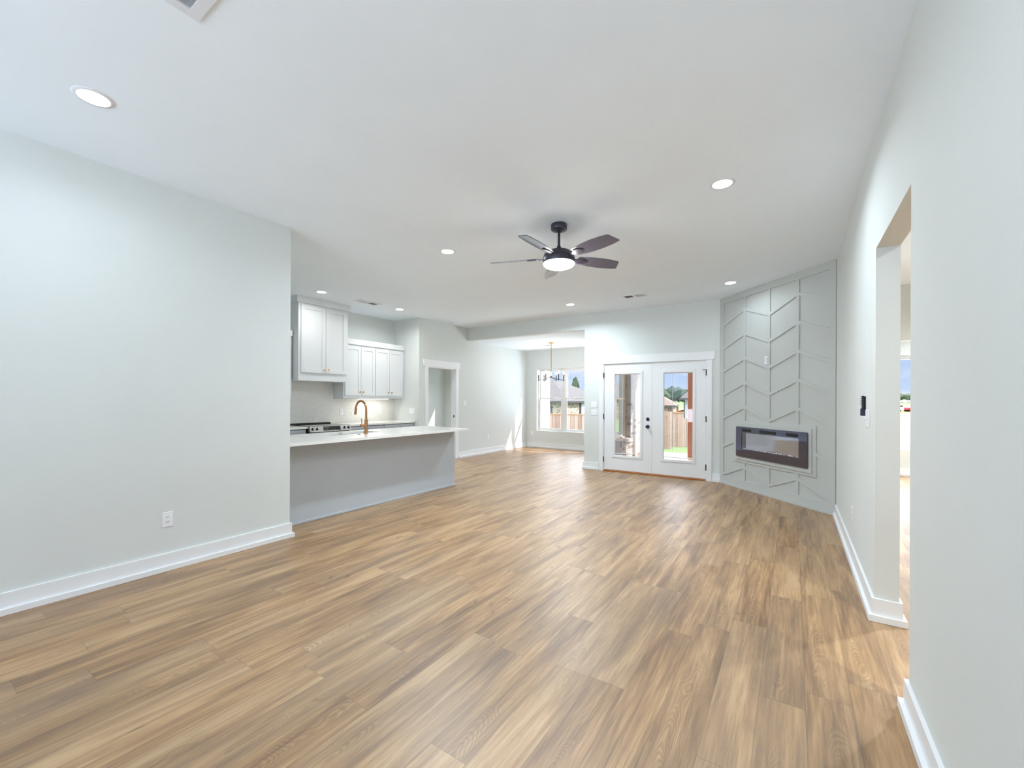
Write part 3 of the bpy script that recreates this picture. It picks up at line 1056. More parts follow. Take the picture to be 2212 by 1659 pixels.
# ------------------------------------------------------------------ ceiling fan
FX, FY = -1.884, 3.651
fan = thing('ceiling_fan', 'dark grey five blade ceiling fan with a lit round lens', 'ceiling fan', (FX, FY, HC))
obj('canopy', MB().lathe([(0.074, 0), (0.077, -0.004), (0.077, -0.05), (0.073, -0.055), (0.054, -0.058), (0.05, -0.066), (0.03, -0.068), (0.026, -0.074), (0.0, -0.074)], (FX, FY, HC), seg=40), M['fan'], fan, smooth=True)
obj('downrod', MB().lathe([(0.0125, -0.07), (0.0125, -0.225)], (FX, FY, HC), seg=20), M['fan'], fan, smooth=True)
obj('coupling', MB().lathe([(0.014, -0.205), (0.018, -0.21), (0.03, -0.245), (0.034, -0.252), (0.0, -0.253)], (FX, FY, HC), seg=24), M['fan'], fan, smooth=True)
obj('motor_housing', MB().lathe([(0.0, -0.25), (0.06, -0.25), (0.11, -0.262), (0.14, -0.285), (0.15, -0.315), (0.147, -0.32), (0.152, -0.325), (0.152, -0.36), (0.149, -0.372), (0.143, -0.376), (0.0, -0.376)], (FX, FY, HC), seg=56), M['fan'], fan, smooth=True)
obj('lens', MB().lathe([(0.149, -0.376), (0.147, -0.386), (0.13, -0.402), (0.095, -0.416), (0.05, -0.424), (0.0, -0.426)], (FX, FY, HC), seg=56), M['fanlens'], fan, smooth=True)
PITCH = math.radians(15)
for k in range(5):
    th = math.radians(-18 + 72 * k)
    ax = Vector((math.cos(th), math.sin(th), 0))
    wv = Vector((-math.sin(th), math.cos(th), 0)) * math.cos(PITCH) - Vector((0, 0, 1)) * math.sin(PITCH)
    nv = ax.cross(wv)
    ctr = Vector((FX, FY, HC - 0.318))

    def bp(p, ax=ax, wv=wv, nv=nv, ctr=ctr):
        return ctr + ax * p[0] + wv * p[1] + nv * p[2]
    # half outline: narrow shoulder, widest past the middle, blunt slanted tip
    out = [(0.20, -0.052), (0.24, -0.060), (0.34, -0.074), (0.46, -0.080), (0.56, -0.075), (0.628, -0.066), (0.640, -0.058),
           (0.676, 0.044), (0.672, 0.056), (0.60, 0.071), (0.48, 0.080), (0.36, 0.078), (0.26, 0.066), (0.205, 0.056), (0.19, 0.0)]
    mb = MB(bp)
    A = [mb.v((p[0], p[1], 0.003)) for p in out]
    B = [mb.v((p[0], p[1], -0.003)) for p in out]
    mb.bm.faces.new(A)
    mb.bm.faces.new(B[::-1])
    for i in range(len(out)):
        j = (i + 1) % len(out)
        mb.bm.faces.new([A[i], B[i], B[j], A[j]])
    bo = obj('blade', mb, M['blade'], fan, 0.0015)
    br = MB(bp)
    arm = [(0.215, -0.04), (0.275, -0.034), (0.315, 0.0), (0.275, 0.034), (0.215, 0.04), (0.195, 0.02), (0.12, 0.016), (0.12, -0.016), (0.195, -0.02)]
    A = [br.v((p[0], p[1], -0.0032)) for p in arm]
    B = [br.v((p[0], p[1], -0.011)) for p in arm]
    br.bm.faces.new(A)
    br.bm.faces.new(B[::-1])
    for i in range(len(arm)):
        j = (i + 1) % len(arm)
        br.bm.faces.new([A[i], B[i], B[j], A[j]])
    obj('blade_iron', br, M['fan'], fan, 0.002)

# ------------------------------------------------------------------ chandelier in the dining nook
HX, HY = -4.93, 9.173
ch = thing('chandelier', 'brass and black six arm candle chandelier hanging in the dining nook', 'chandelier', (HX, HY, HN))
obj('canopy', MB().lathe([(0.062, 0), (0.062, -0.014), (0.05, -0.02), (0.012, -0.022), (0.0, -0.022)], (HX, HY, HN), seg=28), M['gold'], ch, smooth=True)
obj('rod', MB().lathe([(0.008, -0.02), (0.008, -0.81)], (HX, HY, HN), seg=14), M['gold'], ch, smooth=True)
obj('hub', MB().lathe([(0.034, -0.80), (0.036, -0.82), (0.024, -0.835), (0.024, -0.862), (0.0, -0.866)], (HX, HY, HN), seg=22), M['brass'], ch, smooth=True)
for k in range(6):
    a = YAW + PI / 6 * 0 + PI / 3 * k
    dx, dy = math.cos(a), math.sin(a)
    R_ = 0.305
    zt = HN - 0.925
    obj('arm', MB().tube([(HX + dx * 0.015, HY + dy * 0.015, HN - 0.85), (HX + dx * R_, HY + dy * R_, zt)], 0.0055, 8), M['black'], ch, smooth=True)
    obj('candle_sleeve', MB().lathe([(0.011, -0.008), (0.011, 0.15)], (HX + dx * R_, HY + dy * R_, zt), seg=14), M['black'], ch, smooth=True)
    obj('bulb', MB().lathe([(0.007, 0.15), (0.013, 0.168), (0.0155, 0.185), (0.011, 0.208), (0.004, 0.228), (0.0, 0.232)], (HX + dx * R_, HY + dy * R_, zt), seg=14), M['bulb'], ch, smooth=True)


# ------------------------------------------------------------------ kitchen: wall cabinets
def shaker(parent, x, y0, y1, z0, z1, m, knob=None, name='door', th=0.02, rail=0.058):
    """five-piece front facing +x; knob = (y, z)"""
    mb = MB()
    mb.box(x, x + th, y0, y0 + rail, z0, z1).box(x, x + th, y1 - rail, y1, z0, z1)
    mb.box(x, x + th, y0 + rail, y1 - rail, z0, z0 + rail).box(x, x + th, y0 + rail, y1 - rail, z1 - rail, z1)
    mb.box(x, x + th - 0.009, y0 + rail, y1 - rail, z0 + rail, z1 - rail)
    d = obj(name, mb, m, parent, 0.0012)
    if knob:
        obj('knob', MB().lathe([(0.006, 0), (0.006, 0.012), (0.0135, 0.018), (0.0145, 0.026), (0.009, 0.031), (0.0, 0.032)], (x + th, knob[0], knob[1]), (1, 0, 0), 16), M['gold'], d, smooth=True, label='small round brass knob')
    return d


def wall_cab(label, y0, y1, doors, zb=1.372, zt=2.385, xf=-6.90, crown=0.10, group=None, dz=(1.425, 2.345), knobz=1.492, name='wall_cabinet', over=0.02, rail=0.058):
    root = thing(name, label, 'cabinet', (XK, (y0 + y1) / 2, zb), group)
    obj('carcass', MB().box(XK + 0.001, xf, y0, y1, zb, zt), M['cab'], root, 0.0015)
    obj('crown', MB().box(XK + 0.001, xf + 0.028, y0 - over, y1 + over, zt, zt + crown), M['cab'], root, 0.002)
    for a, b, ky in doors:
        shaker(root, xf, a, b, dz[0], dz[1], M['cab'], (ky, knobz), rail=rail)
    return root


wall_cab('tall white hood cabinet above the range reaching the ceiling', 3.853, 4.777, [(3.893, 4.329, 4.298), (4.337, 4.737, 4.374)], 1.662, 2.945, -6.74, 0.105, None, (1.798, 2.915), 1.861, 'hood_cabinet', 0.035, 0.062)
CG = 'white wall cabinets right of the hood'
wall_cab('two door white wall cabinet next to the tall hood cabinet', 4.80, 5.505, [(4.828, 5.166, 5.135), (5.174, 5.498, 5.205)], group=CG, over=0.0)
wall_cab('two door white wall cabinet in the kitchen corner', 5.507, 6.245, [(5.515, 5.853, 5.817), (5.862, 6.205, 5.90)], group=CG, over=0.0)
wall_cab('white wall cabinet left of the hood mostly hidden by the wall', 3.05, 3.832, [(3.08, 3.43, 3.40), (3.44, 3.795, 3.47)], over=0.0)
led = thing('under_cabinet_light', 'glowing light strip under the right wall cabinets', 'light', (-7.02, 5.56, 1.37))
obj('housing', MB().box(-7.06, -6.98, 5.20, 5.92, 1.357, 1.3715), M['plate'], led)
obj('diffuser', MB().box(-7.055, -6.985, 5.21, 5.91, 1.354, 1.357), M['led'], led)
ld = bpy.data.lights.new('strip_glow', 'AREA')
ld.shape = 'RECTANGLE'
ld.size, ld.size_y = 0.05, 0.66
ld.energy = 0.9
ld.color = (1, 0.97, 0.92)
lo = bpy.data.objects.new('strip_glow', ld)
lo.location = (-7.02, 5.56, 1.353)
link(lo, led)

# picket tile backsplash
mb = MB()
mb.box(XK, XK + 0.004, 2.9, YS, 0.90, 1.37)
mb.box(XK, XK + 0.004, 3.85, 4.79, 1.37, 1.68)
bs = obj('tile_backsplash', mb, M['grout'])
tag(bs, 'white elongated hexagon tile backsplash behind the range', 'backsplash')
tl = MB()
rng = random.Random(11)
tw, tv, pk = 0.032, 0.05, 0.016       # width, straight height, point
stepz = tv + pk
row = 0
z = 0.87
while z < 1.75:
    y = 2.86 + (tw / 2 if row % 2 else 0)
    while y < YS:
        lim = 1.665 if 3.86 < y < 4.78 else 1.37
        hexa = [(-tw / 2, -tv / 2), (0, -tv / 2 - pk), (tw / 2, -tv / 2), (tw / 2, tv / 2), (0, tv / 2 + pk), (-tw / 2, tv / 2)]
        def clip(p):
            return (min(max(y + p[0], 2.9), YS - 0.001), min(max(z + p[1], 0.905), lim))
        o_ = [clip((p[0] * 0.985, p[1] * 0.99)) for p in hexa]
        i_ = [clip((p[0] * 0.86, p[1] * 0.93)) for p in hexa]
        if max(q[1] for q in o_) - min(q[1] for q in o_) > 0.012 and max(q[0] for q in o_) - min(q[0] for q in o_) > 0.012:
            ty, tz = rng.uniform(-0.03, 0.03), rng.uniform(-0.02, 0.02)
            h0 = XK + 0.0052
            h = lambda q: XK + 0.0068 + (q[0] - y) * ty + (q[1] - z) * tz
            A = [tl.v((h0, q[0], q[1])) for q in o_]
            B = [tl.v((h(q), q[0], q[1])) for q in i_]
            tl.bm.faces.new(B)
            for i in range(6):
                j = (i + 1) % 6
                try:
                    tl.bm.faces.new([A[i], A[j], B[j], B[i]])
                except ValueError:
                    pass
        y += tw
    z += stepz
    row += 1
bmesh.ops.dissolve_degenerate(tl.bm, dist=1e-5, edges=tl.bm.edges)
obj('tile_field', tl, M['tile'], bs)
plate('wall_outlet', 'outlet in the tile backsplash just right of the range', 'outlet', 'x', XK + 0.0095, 1, 4.97, 1.115, 1, 'outlet')
plate('wall_outlet', 'outlet in the tile backsplash under the lit cabinet', 'outlet', 'x', XK + 0.0095, 1, 5.875, 1.105, 1, 'outlet')


# base cabinets, counters, range
def base_cab(label, y0, y1, group=None):
    root = thing('base_cabinet', label, 'cabinet', (-6.9, (y0 + y1) / 2, 0), group)
    obj('carcass', MB().box(XK + 0.001, -6.60, y0, y1, 0.10, 0.873), M['isle'], root)
    obj('toe_kick', MB().box(XK + 0.001, -6.67, y0, y1, 0.001, 0.10), M['isle'], root)
    d = shaker(root, -6.60, y0 + 0.012, y1 - 0.012, 0.70, 0.855, M['isle'], None, 'drawer', rail=0.04)
    yc = (y0 + y1) / 2
    obj('bar_pull', MB().tube([(-6.555, yc - 0.012, 0.80), (-6.555, yc + 0.012, 0.80)], 0.006, 8).box(-6.58, -6.553, yc - 0.004, yc + 0.004, 0.796, 0.804), M['black'], d)
    for a, b, kd in ((y0 + 0.012, yc - 0.003, yc - 0.05), (yc + 0.003, y1 - 0.012, yc + 0.05)):
        dd = shaker(root, -6.60, a, b, 0.115, 0.69, M['isle'], None)
        obj('bar_pull', MB().tube([(-6.55, kd, 0.55), (-6.55, kd, 0.66)], 0.005, 8), M['black'], dd)
    return root


BG = 'grey base cabinets'
base_cab('grey base cabinet right of the range', 4.70, 5.47, BG)
base_cab('grey base cabinet in the far kitchen corner', 5.472, 6.25, BG)
base_cab('grey base cabinet left of the range', 3.13, 3.908, BG)


def counter(name, label, x0, x1, y0, y1, z0, z1, hole=None):
    mb = MB()
    if hole:
        hx0, hx1, hy0, hy1 = hole
        mb.box(x0, hx0, y0, y1, z0, z1).box(hx1, x1, y0, y1, z0, z1)
        mb.box(hx0, hx1, y0, hy0, z0, z1).box(hx0, hx1, hy1, y1, z0, z1)
        bmesh.ops.remove_doubles(mb.bm, verts=mb.bm.verts, dist=1e-5)
    else:
        mb.box(x0, x1, y0, y1, z0, z1)
    o = obj(name, mb, M['quartz'], None, 0.0 if hole else 0.003)
    tag(o, label, 'countertop')
    return o


counter('countertop', 'white stone counter along the back wall right of the range', XK + 0.006, -6.555, 4.692, YS - 0.001, 0.874, 0.906)
counter('countertop', 'white stone counter along the back wall left of the range', XK + 0.006, -6.555, 2.95, 3.918, 0.874, 0.906)

rg = thing('slide_in_range', 'stainless slide in range with front knobs and black glass top', 'stove', (-6.86, 4.305, 0))
RY0, RY1 = 3.924, 4.686
obj('body', MB().box(-7.19, -6.56, RY0, RY1, 0.02, 0.80), M['steel'], rg, 0.003)
obj('upper_body', MB().box(-7.19, -6.57, RY0, RY1, 0.801, 0.905), M['black'], rg)
obj('cooktop', MB().box(-7.11, -6.565, RY0, RY1, 0.9055, 0.915), M['glassblack'], rg, 0.002)
obj('rear_trim', MB().box(-7.195, -7.11, RY0, RY1, 0.9055, 0.934), M['black'], rg, 0.003)
obj('control_panel', MB().prism([(-6.569, 0.814), (-6.497, 0.814), (-6.515, 0.905), (-6.545, 0.9155), (-6.569, 0.9155)], RY0, RY1, 'y'), M['steel'], rg, 0.002)
pn = Vector((0.091, 0, 0.018)).normalized()          # panel face normal


def on_panel(z):
    t = (z - 0.814) / 0.091
    return -6.497 - 0.018 * t


def panel_box(y0, y1, z0, z1, d):
    mb = MB()
    mb.prism([(on_panel(z0), z0), (on_panel(z0) + d, z0), (on_panel(z1) + d, z1), (on_panel(z1), z1)], y0, y1, 'y')
    return mb


dsp = obj('display', panel_box(4.155, 4.475, 0.832, 0.9, 0.0015), M['glassblack'], rg)
dg = MB()
for r_, zc in enumerate((0.885, 0.873, 0.846)):
    for c_ in range(4 if r_ < 2 else 5):
        yy = 4.178 + c_ * (0.022 if r_ < 2 else 0.048)
        dg.prism([(on_panel(zc) + 0.0015, zc - 0.002), (on_panel(zc) + 0.002, zc - 0.002), (on_panel(zc) + 0.002, zc + 0.002), (on_panel(zc) + 0.0015, zc + 0.002)], yy, yy + 0.011, 'y')
obj('key_print', dg, M['plate'], dsp)
for y in (3.975, 4.052, 4.562, 4.640):
    k = obj('knob', MB().lathe([(0.024, 0), (0.024, 0.006), (0.020, 0.008), (0.0185, 0.026), (0.0, 0.028)], (on_panel(0.868), y, 0.868), pn, 24), M['navy'], rg, smooth=True)
    obj('knob_cap', MB().lathe([(0.0165, 0.0282), (0.015, 0.031), (0.0, 0.0315)], (on_panel(0.868), y, 0.868), pn, 24), M['steel'], k, smooth=True)
dr = obj('oven_door', MB().box(-6.559, -6.52, RY0 + 0.004, RY1 - 0.004, 0.20, 0.79), M['steel'], rg, 0.003)
obj('oven_window', MB().box(-6.52, -6.518, RY0 + 0.1, RY1 - 0.1, 0.30, 0.62), M['glassblack'], dr)
obj('oven_handle', MB().tube([(-6.475, RY0 + 0.06, 0.73), (-6.475, RY1 - 0.06, 0.73)], 0.011, 10).box(-6.52, -6.475, RY0 + 0.08, RY0 + 0.1, 0.722, 0.738).box(-6.52, -6.475, RY1 - 0.1, RY1 - 0.08, 0.722, 0.738), M['steel'], dr, smooth=True)
obj('storage_drawer', MB().box(-6.559, -6.525, RY0 + 0.004, RY1 - 0.004, 0.03, 0.19), M['steel'], rg, 0.003)

# ------------------------------------------------------------------ peninsula
IX0, IX1, IY0, IY1 = -5.13, -4.487, 2.289, 5.128
isl = thing('kitchen_peninsula', 'long grey kitchen peninsula with plain panelled front', 'kitchen island', (-4.8, 3.7, 0))
obj('front_panel', MB().box(IX1 - 0.02, IX1, IY0, IY1, 0.001, 0.883), M['isle'], isl)
obj('end_panel', MB().box(IX0, IX1 - 0.02, IY1 - 0.02, IY1, 0.001, 0.883), M['isle'], isl)
obj('shoe_moulding', MB().box(IX1, IX1 + 0.013, 2.325, IY1 + 0.013, 0.001, 0.026).box(IX0, IX1, IY1, IY1 + 0.013, 0.001, 0.026), M['isle'], isl, 0.002)
for a, b in ((2.30, 2.98), (2.985, 3.975), (3.98, 4.54), (4.545, 5.10)):
    d = MB().box(IX0 - 0.02, IX0, a, b, 0.11, 0.87)
    obj('cabinet_front', d, M['isle'], isl, 0.002)
obj('toe_kick', MB().box(IX0 + 0.06, IX0 + 0.08, IY0, IY1 - 0.02, 0.001, 0.11), M['isle'], isl)
SK = (-5.075, -4.705, 3.105, 3.855)
ct = counter('peninsula_countertop', 'white stone top of the peninsula with an undermount sink cutout', -5.20, -4.195, 2.289, 5.145, 0.884, 0.915, SK)
sk = thing('kitchen_sink', 'undermount sink set in the white peninsula top', 'sink', (-4.89, 3.48, 0.68))
t_ = 0.006
mb = MB()
a, b, c, d = SK
mb.box(a - t_, a, c - t_, d + t_, 0.68, 0.883).box(b, b + t_, c - t_, d + t_, 0.68, 0.883)
mb.box(a, b, c - t_, c, 0.68, 0.883).box(a, b, d, d + t_, 0.68, 0.883)
mb.box(a - t_, b + t_, c - t_, d + t_, 0.672, 0.68)
obj('basin', mb, M['sink'], sk)
obj('drain', MB().lathe([(0.045, 0.0), (0.045, 0.004), (0.03, 0.005), (0.0, 0.003)], (-4.89, 3.48, 0.68), seg=24), M['steel'], sk, smooth=True)

fc = thing('kitchen_faucet', 'tall brushed gold gooseneck faucet on the peninsula', 'faucet', (-4.576, 3.518, 0.915))
bx_, by_ = -4.576, 3.518
obj('base', MB().lathe([(0.029, 0.0), (0.029, 0.006), (0.022, 0.009), (0.0205, 0.012), (0.0205, 0.185), (0.014, 0.187)], (bx_, by_, 0.915), seg=28), M['brass'], fc, smooth=True)
R_ = 0.105
pts = [(bx_, by_, 1.10), (bx_, by_, 1.17), (bx_, by_, 1.232)]
for k in range(1, 17):
    a = math.radians(180 * k / 16 * 0.965)
    pts.append((bx_ - R_ + R_ * math.cos(a), by_, 1.232 + R_ * math.sin(a)))
obj('gooseneck', MB().tube(pts, 0.0135, 16), M['brass'], fc, smooth=True)
e = Vector(pts[-1])
dv = (Vector(pts[-1]) - Vector(pts[-2])).normalized()
dv = Vector((-0.15, 0, -1)).normalized()
obj('spray_head', MB().lathe([(0.0145, 0.0), (0.0155, 0.006), (0.0165, 0.08), (0.0135, 0.085), (0.0, 0.085)], e, dv, 20), M['brass'], fc, smooth=True)
hd = obj('handle_hub', MB().lathe([(0.0165, 0.015), (0.0165, 0.075), (0.014, 0.079), (0.0, 0.079)], (bx_, by_, 1.030), (0, -1, 0), 20), M['brass'], fc, smooth=True)
obj('lever', MB().tube([(bx_, by_ - 0.065, 1.042), (bx_, by_ - 0.068, 1.08), (bx_, by_ - 0.073, 1.118)], [0.005, 0.0045, 0.0045], 10), M['brass'], hd, smooth=True)
ab = thing('disposal_button', 'small flat gold button beside the faucet base', 'button', (-4.557, 3.40, 0.915))
obj('ring', MB().lathe([(0.022, 0), (0.022, 0.004), (0.017, 0.006), (0.014, 0.006), (0.014, 0.0)], (-4.557, 3.40, 0.915), seg=24, cap=False), M['gold'], ab, smooth=True)
obj('cap', MB().lathe([(0.0135, 0.001), (0.0135, 0.007), (0.011, 0.0085), (0.0, 0.0085)], (-4.557, 3.40, 0.915), seg=24), M['gold'], ab, smooth=True)

# ------------------------------------------------------------------ outdoors
def at(u, d, z):
    """world point on the bearing of column u at distance d along the view, height z"""
    p = EYE + (FWD + _r * ((u - CX) / F_PX)) * d
    return Vector((p.x, p.y, z))


struct('patio_slab', MB().box(-3.17, -1.1, YB + 0.24, 11.45, -0.35, -0.1), M['concrete'])
pr = thing('patio_roof', 'covered patio roof edge outside the french doors', 'roof', (-2.1, 9.6, 2.75))
obj('soffit', MB().box(-3.17, -1.1, YB + 0.24, 10.95, 2.75, 3.0), M['whiteside'], pr)
po = thing('patio_post', 'orange stained cedar post standing on the patio edge', 'post', (-2.04, 10.85, -0.1))
obj('shaft', MB().box(-2.105, -1.98, 10.79, 10.915, -0.06, 2.749), M['cedar'], po, 0.004)
obj('foot', MB().box(-2.115, -1.97, 10.78, 10.925, -0.0995, -0.06), M['steel'], po)


# ground: falls away from the house, then rises to the far field
def ground_z(d):
    pts = [(0, -0.25), (11, -0.3), (15, -0.8), (22, -1.25), (28, -1.66), (45, -1.7), (90, -0.9), (160, 0.3), (260, 0.6), (420, 0.9)]
    for (a, za), (b, zb) in zip(pts, pts[1:]):
        if d <= b:
            return za + (zb - za) * (d - a) / (b - a)
    return pts[-1][1]


mb = MB()
us = list(range(700, 2301, 100))
ds = [9.5, 11, 12.5, 14, 16, 18, 20, 22, 25, 28, 34, 45, 60, 90, 120, 160, 210, 260, 420]


def lawn_pt(u, d):
    p = at(u, d, 0)
    if p.y < 11.95:                      # stop short of the house walls
        d *= 11.95 / p.y
    return at(u, d, ground_z(d))


ds = ds[3:]
grid = [[mb.v(lawn_pt(u, d)) for u in us] for d in ds]
for i in range(len(ds) - 1):
    for j in range(len(us) - 1):
        mb.bm.faces.new([grid[i][j], grid[i][j + 1], grid[i + 1][j + 1], grid[i + 1][j]])
g = obj('lawn', mb, M['lawn'])
tag(g, 'green lawn and field behind the house', 'lawn', kind='stuff')
mb = MB()
P = [at(1448, 60, -1.6), at(1462, 58, -0.2), at(1485, 56, 0.18), at(1520, 56, 0.2), at(1560, 56, -1.6)]
Q = [at(1448, 85, -1.2), at(1462, 85, -0.4), at(1485, 85, 0.0), at(1520, 85, 0.0), at(1560, 85, -1.2)]
A = [mb.v(p) for p in P]
B = [mb.v(p) for p in Q]
for i in range(4):
    mb.bm.faces.new([A[i], A[i + 1], B[i + 1], B[i]])
mb.bm.faces.new([A[0], A[1], A[2], A[3], A[4]])
tag(obj('dirt_bank', mb, M['dirt']), 'bare orange dirt bank behind the fence', 'dirt')


def fence(name, label, a, b, zt, zb, rails_seen=False, cap=False):
    """a, b are (u, d); one run of close boards with rails and posts"""
    pa, pb = at(*a, 0), at(*b, 0)
    t = (pb - pa).normalized()
    n = Vector((-t.y, t.x, 0))
    L = (pb - pa).length
    root = thing(name, label, 'fence', (pa.x, pa.y, zb))
    xf = lambda v: pa + t * v[0] + n * v[1] + Vector((0, 0, v[2]))
    obj('boards', MB(xf).box(0, L, 0, 0.02, zb, zt), M['fence'], root)
    side = -1 if rails_seen else 1
    y0, y1 = (-0.045, -0.001) if rails_seen else (0.021, 0.06)
    for z in (zt - 0.06, zb + 0.3) if not rails_seen else (zt - 0.04, zt - 0.5, zb + 0.3):
        obj('fence_rail', MB(xf).box(0, L, y0, y1, z - 0.045, z + 0.045), M['rail'], root)
    k = 0.0
    while k <= L:
        c = (-0.14, -0.046) if rails_seen else (0.061, 0.15)
        obj('fence_post', MB(xf).box(k - 0.045, k + 0.045, c[0], c[1], zb, zt), M['rail'], root)
        k += 2.44
    if cap:
        obj('cap_board', MB(xf).box(0, L, -0.03, 0.05, zt, zt + 0.03), M['rail'], root)
    return root


fence('board_fence', 'board fence outside the dining nook window', (1100, 17.2), (1300, 16.2), 0.775, -1.05, cap=True)
fence('board_fence', 'tall left run of board fence seen through the right french door', (1370, 23.5), (1451, 23.5), 0.72, -1.36)
fence('board_fence', 'lower run of board fence behind the lawn seen through the right french door', (1451, 26), (1580, 26), 0.23, -1.60)
fence('board_fence', 'farther fence with posts and rails showing above the lower fence', (1440, 30.3), (1477, 30.3), 0.51, -1.7, rails_seen=True)
fence('board_fence', 'board fence outside the study window at far right', (1860, 14.0), (2060, 14.0), 0.975, -0.95, cap=True)


def poly_obj(name, faces, m, parent, th=None):
    mb = MB()
    for f in faces:
        mb.face(f)
    bmesh.ops.remove_doubles(mb.bm, verts=mb.bm.verts, dist=1e-4)
    return obj(name, mb, m, parent)


def hip_house(label, A, K, B, apex, ez, gz, wall_m, roof_m, over=0.5, group=None):
    """hip-roofed house: eave corners A, K (nearest), B in plan; apex point"""
    D = A + B - K
    for v in (A, K, B, D):
        v.z = ez
    root = thing('neighbour_house', label, 'house', ((A.x + B.x) / 2, (A.y + B.y) / 2, gz), group)
    poly_obj('roof', [(A, K, apex), (K, B, apex), (B, D, apex), (D, A, apex)], roof_m, root)
    poly_obj('soffit', [(A - Vector((0, 0, .02)), K - Vector((0, 0, .02)), B - Vector((0, 0, .02)), D - Vector((0, 0, .02)))], M['soffit'], root)
    fm = MB()
    cs = [A, K, B, D]
    c = (A + B) / 2
    for p, q in zip(cs, cs[1:] + cs[:1]):
        o_ = ((p + q) / 2 - c)
        o_.z = 0
        o_ = o_.normalized() * 0.08
        lo, hi = Vector((0, 0, -0.16)), Vector((0, 0, 0.0))
        pts = [p + lo, q + lo, q + hi, p + hi]
        a_ = [fm.v(x) for x in pts]
        b_ = [fm.v(x + o_) for x in pts]
        fm.bm.faces.new(a_)
        fm.bm.faces.new(b_)
        for i in range(4):
            fm.bm.faces.new([a_[i], a_[(i + 1) % 4], b_[(i + 1) % 4], b_[i]])
    obj('gutter', fm, M['fascia'], root)
    ins = [p + (c - p).normalized() * (over * 1.41) for p in cs]
    wm = MB()
    lo = [wm.v((p.x, p.y, gz)) for p in ins]
    hi = [wm.v((p.x, p.y, ez - 0.05)) for p in ins]
    for i in range(4):
        j = (i + 1) % 4
        wm.bm.faces.new([lo[i], lo[j], hi[j], hi[i]])
    wo_ = obj('brick_walls', wm, wall_m, root)
    return root, ins


def house_strip(root, name, ins, i, t0, t1, z0, z1, m, th=0.08):
    """a flat element standing on wall i of the house between fractions t0 and t1"""
    p, q = ins[i], ins[i + 1]
    c = (ins[0] + ins[2]) / 2
    a, b = p.lerp(q, t0), p.lerp(q, t1)
    o_ = ((p + q) / 2 - c)
    o_.z = 0
    n = o_ - (q - p) * (o_.dot(q - p) / (q - p).length_squared)
    n = n.normalized() * th
    mb = MB()
    P = [(a.x, a.y), (b.x, b.y), (b.x + n.x, b.y + n.y), (a.x + n.x, a.y + n.y)]
    mb.prism(P, z0, z1, 'z')
    return obj(name, mb, m, root)


h1, ins = hip_house('grey roofed brick house beyond the fence in the dining nook window', at(1085, 42, 0), at(1226, 36, 0), at(1330, 47, 0), at(1194, 45, 3.52), 1.22, -1.7, M['brickfar'], M['shingle'])
house_strip(h1, 'window', ins, 0, 0.72, 0.77, -0.9, 0.75, M['darkglass'])
house_strip(h1, 'porch_post', ins, 1, -0.06, -0.03, -1.7, 1.1, M['cedar'], 0.14)
house_strip(h1, 'downspout', ins, 1, 0.24, 0.262, -1.7, 1.1, M['fascia'], 0.1)
house_strip(h1, 'white_wall', ins, 1, 0.265, 1.0, -1.7, 1.1, M['whiteside'], 0.05)
h2, ins = hip_house('slate roofed house seen through the nook side window', at(1225, 64, 0), at(1354, 60, 0), at(1362, 74, 0), at(1352, 67, 4.3), 1.55, -1.5, M['brickfar'], M['shingle'])
house_strip(h2, 'window', ins, 0, 0.55, 0.62, -0.5, 1.0, M['darkglass'])
h3, ins = hip_house('small pink brick house beyond the fence in the right french door', at(1376, 52, 0), at(1459, 50, 0), at(1466, 60, 0), at(1412, 56, 2.6), 0.72, -1.7, M['brickpink'], M['shingletan'])
house_strip(h3, 'shutter', ins, 0, 0.86, 0.875, -1.0, 0.4, M['fascia'])
house_strip(h3, 'window', ins, 0, 0.925, 0.95, -1.0, 0.5, M['darkglass'])
h4, ins = hip_house('white neighbour house with a dark gutter behind the cedar post', at(1469, 32.5, 0), at(1625, 31, 0), at(1640, 42, 0), at(1550, 36, 4.2), 1.52, -1.7, M['whiteside'], M['shingle'], 0.45)
house_strip(h4, 'downspout', ins, 0, -0.012, 0.006, -1.7, 1.4, M['fascia'], 0.1)
house_strip(h4, 'window', ins, 0, 0.5, 0.6, -0.6, 0.8, M['darkglass'])


# far trees
def blob(rad, seed, m_sub=3, squash=0.85):
    bm = bmesh.new()
    bmesh.ops.create_icosphere(bm, subdivisions=m_sub, radius=1.0)
    r = random.Random(seed)
    ph = [(Vector((r.uniform(-1, 1), r.uniform(-1, 1), r.uniform(-1, 1))) * r.uniform(2, 7), r.uniform(0, 6.3)) for _ in range(16)]
    for v in bm.verts:
        n = v.co.normalized()
        k = 1 + sum(math.sin(a.dot(n) + b) for a, b in ph) * 0.045 + r.uniform(-0.05, 0.05)
        v.co = Vector((n.x, n.y, n.z * squash)) * rad * k
    return bm


def make_tree(label, loc, h, rad, m, seed, group):
    root = thing('tree', label, 'tree', loc, group)
    L = Vector(loc)
    mb = MB()
    mb.bm.free()
    mb.bm = blob(rad, seed)
    bmesh.ops.scale(mb.bm, vec=(1, 1, (h * 0.5) / rad), verts=mb.bm.verts)
    bmesh.ops.translate(mb.bm, vec=L + Vector((0, 0, h * 0.58)), verts=mb.bm.verts)
    obj('crown', mb, m, root)
    obj('trunk', MB().tube([L, L + Vector((0, 0, h * 0.35))], [rad * 0.12, rad * 0.07], 8), M['bark'], root)
    return root


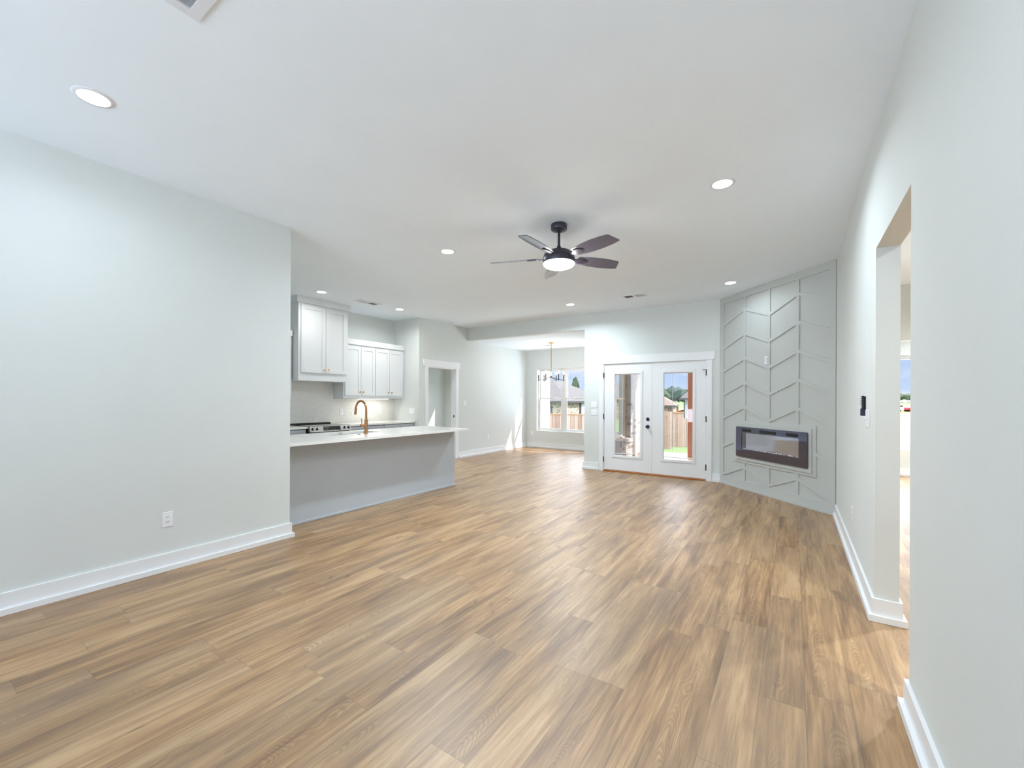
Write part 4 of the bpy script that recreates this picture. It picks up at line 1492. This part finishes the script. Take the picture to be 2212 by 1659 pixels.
TG = 'far trees in the right french door'
k = 0
for u, d, h, m_, lb in ((1432, 150, 5.0, 'leaf', 'leftmost tree of the far row in the right french door'),
                        (1441, 190, 6.4, 'leaf', 'second tree of the far row in the right french door'),
                        (1450, 175, 6.8, 'leafb', 'third tree of the far row in the right french door'),
                        (1458, 180, 6.2, 'leafb', 'fourth tree of the far row in the right french door'),
                        (1466, 170, 6.5, 'leafb', 'fifth tree of the far row in the right french door'),
                        (1474, 185, 5.9, 'leaf', 'sixth tree of the far row beside the dark gutter'),
                        (1483, 185, 6.0, 'leaf', 'seventh tree of the far row behind the cedar post')):
    k += 1
    make_tree(lb, at(u, d, ground_z(d) - 0.3), h, 2.0 + 0.25 * (k % 3), M[m_], k, TG)
for u, d, h, lb in ((1457, 62, 2.6, 'yellow green shrub beside the small pink brick house'),):
    make_tree(lb, at(u, d, -1.5), h, 0.5, M['leaf'], 31, None)
make_tree('small dark treetop above the grey roof in the nook window', at(1243, 75, -1.0), 6.0, 0.7, M['leaf'], 40, None)
SG = 'far trees in the study window'
for k, (u, d, h, lb) in enumerate(((1935, 210, 4.7, 'left tree on the horizon in the study window'),
                                   (1949, 200, 4.4, 'middle tree on the horizon in the study window'),
                                   (1962, 205, 4.4, 'right tree on the horizon in the study window'),
                                   (1976, 205, 4.4, 'hidden tree past the edge of the study window'))):
    make_tree(lb, at(u, d, 0.3), h, 2.4, M['leaf'], 50 + k, SG)


def car(label, u, d, gz, m, seed):
    c = at(u, d, gz)
    t = _r
    n = FWD
    xf = lambda v: c + t * v[0] + n * v[1] + Vector((0, 0, v[2]))
    root = thing('car', label, 'car', c)
    body = [(-2.2, 0.35), (2.2, 0.35), (2.25, 0.7), (1.3, 0.95), (0.75, 1.42), (-1.2, 1.45), (-1.75, 1.0), (-2.25, 0.92)]
    mb = MB(xf)
    A = [mb.v((p[0], -0.85, p[1])) for p in body]
    B = [mb.v((p[0], 0.85, p[1])) for p in body]
    mb.bm.faces.new(A)
    mb.bm.faces.new(B[::-1])
    for i in range(len(body)):
        j = (i + 1) % len(body)
        mb.bm.faces.new([A[i], A[j], B[j], B[i]])
    obj('body', mb, m, root, 0.06)
    for a, b in ((-1.25, -0.3), (-0.22, 0.65)):
        obj('side_window', MB(xf).box(a, b, -0.87, -0.853, 1.0, 1.34), M['darkglass'], root)
    for x in (-1.35, 1.35):
        for y in (-0.86, 0.66):
            wm = MB(xf)
            seg = 20
            rings = [[wm.v((x + 0.34 * math.cos(2 * PI * i / seg), y + e_, 0.34 + 0.34 * math.sin(2 * PI * i / seg))) for i in range(seg)] for e_ in (0, 0.2)]
            for i in range(seg):
                wm.bm.faces.new([rings[0][i], rings[0][(i + 1) % seg], rings[1][(i + 1) % seg], rings[1][i]])
            wm.bm.faces.new(rings[0])
            wm.bm.faces.new(rings[1][::-1])
            obj('wheel', wm, M['rubber'], root)
    return root


car('white car parked beyond the fence in the study window', 1936, 90, -0.93, M['carwhite'], 1)
car('red car parked beyond the fence in the study window', 1984, 88, -0.95, M['carred'], 2)
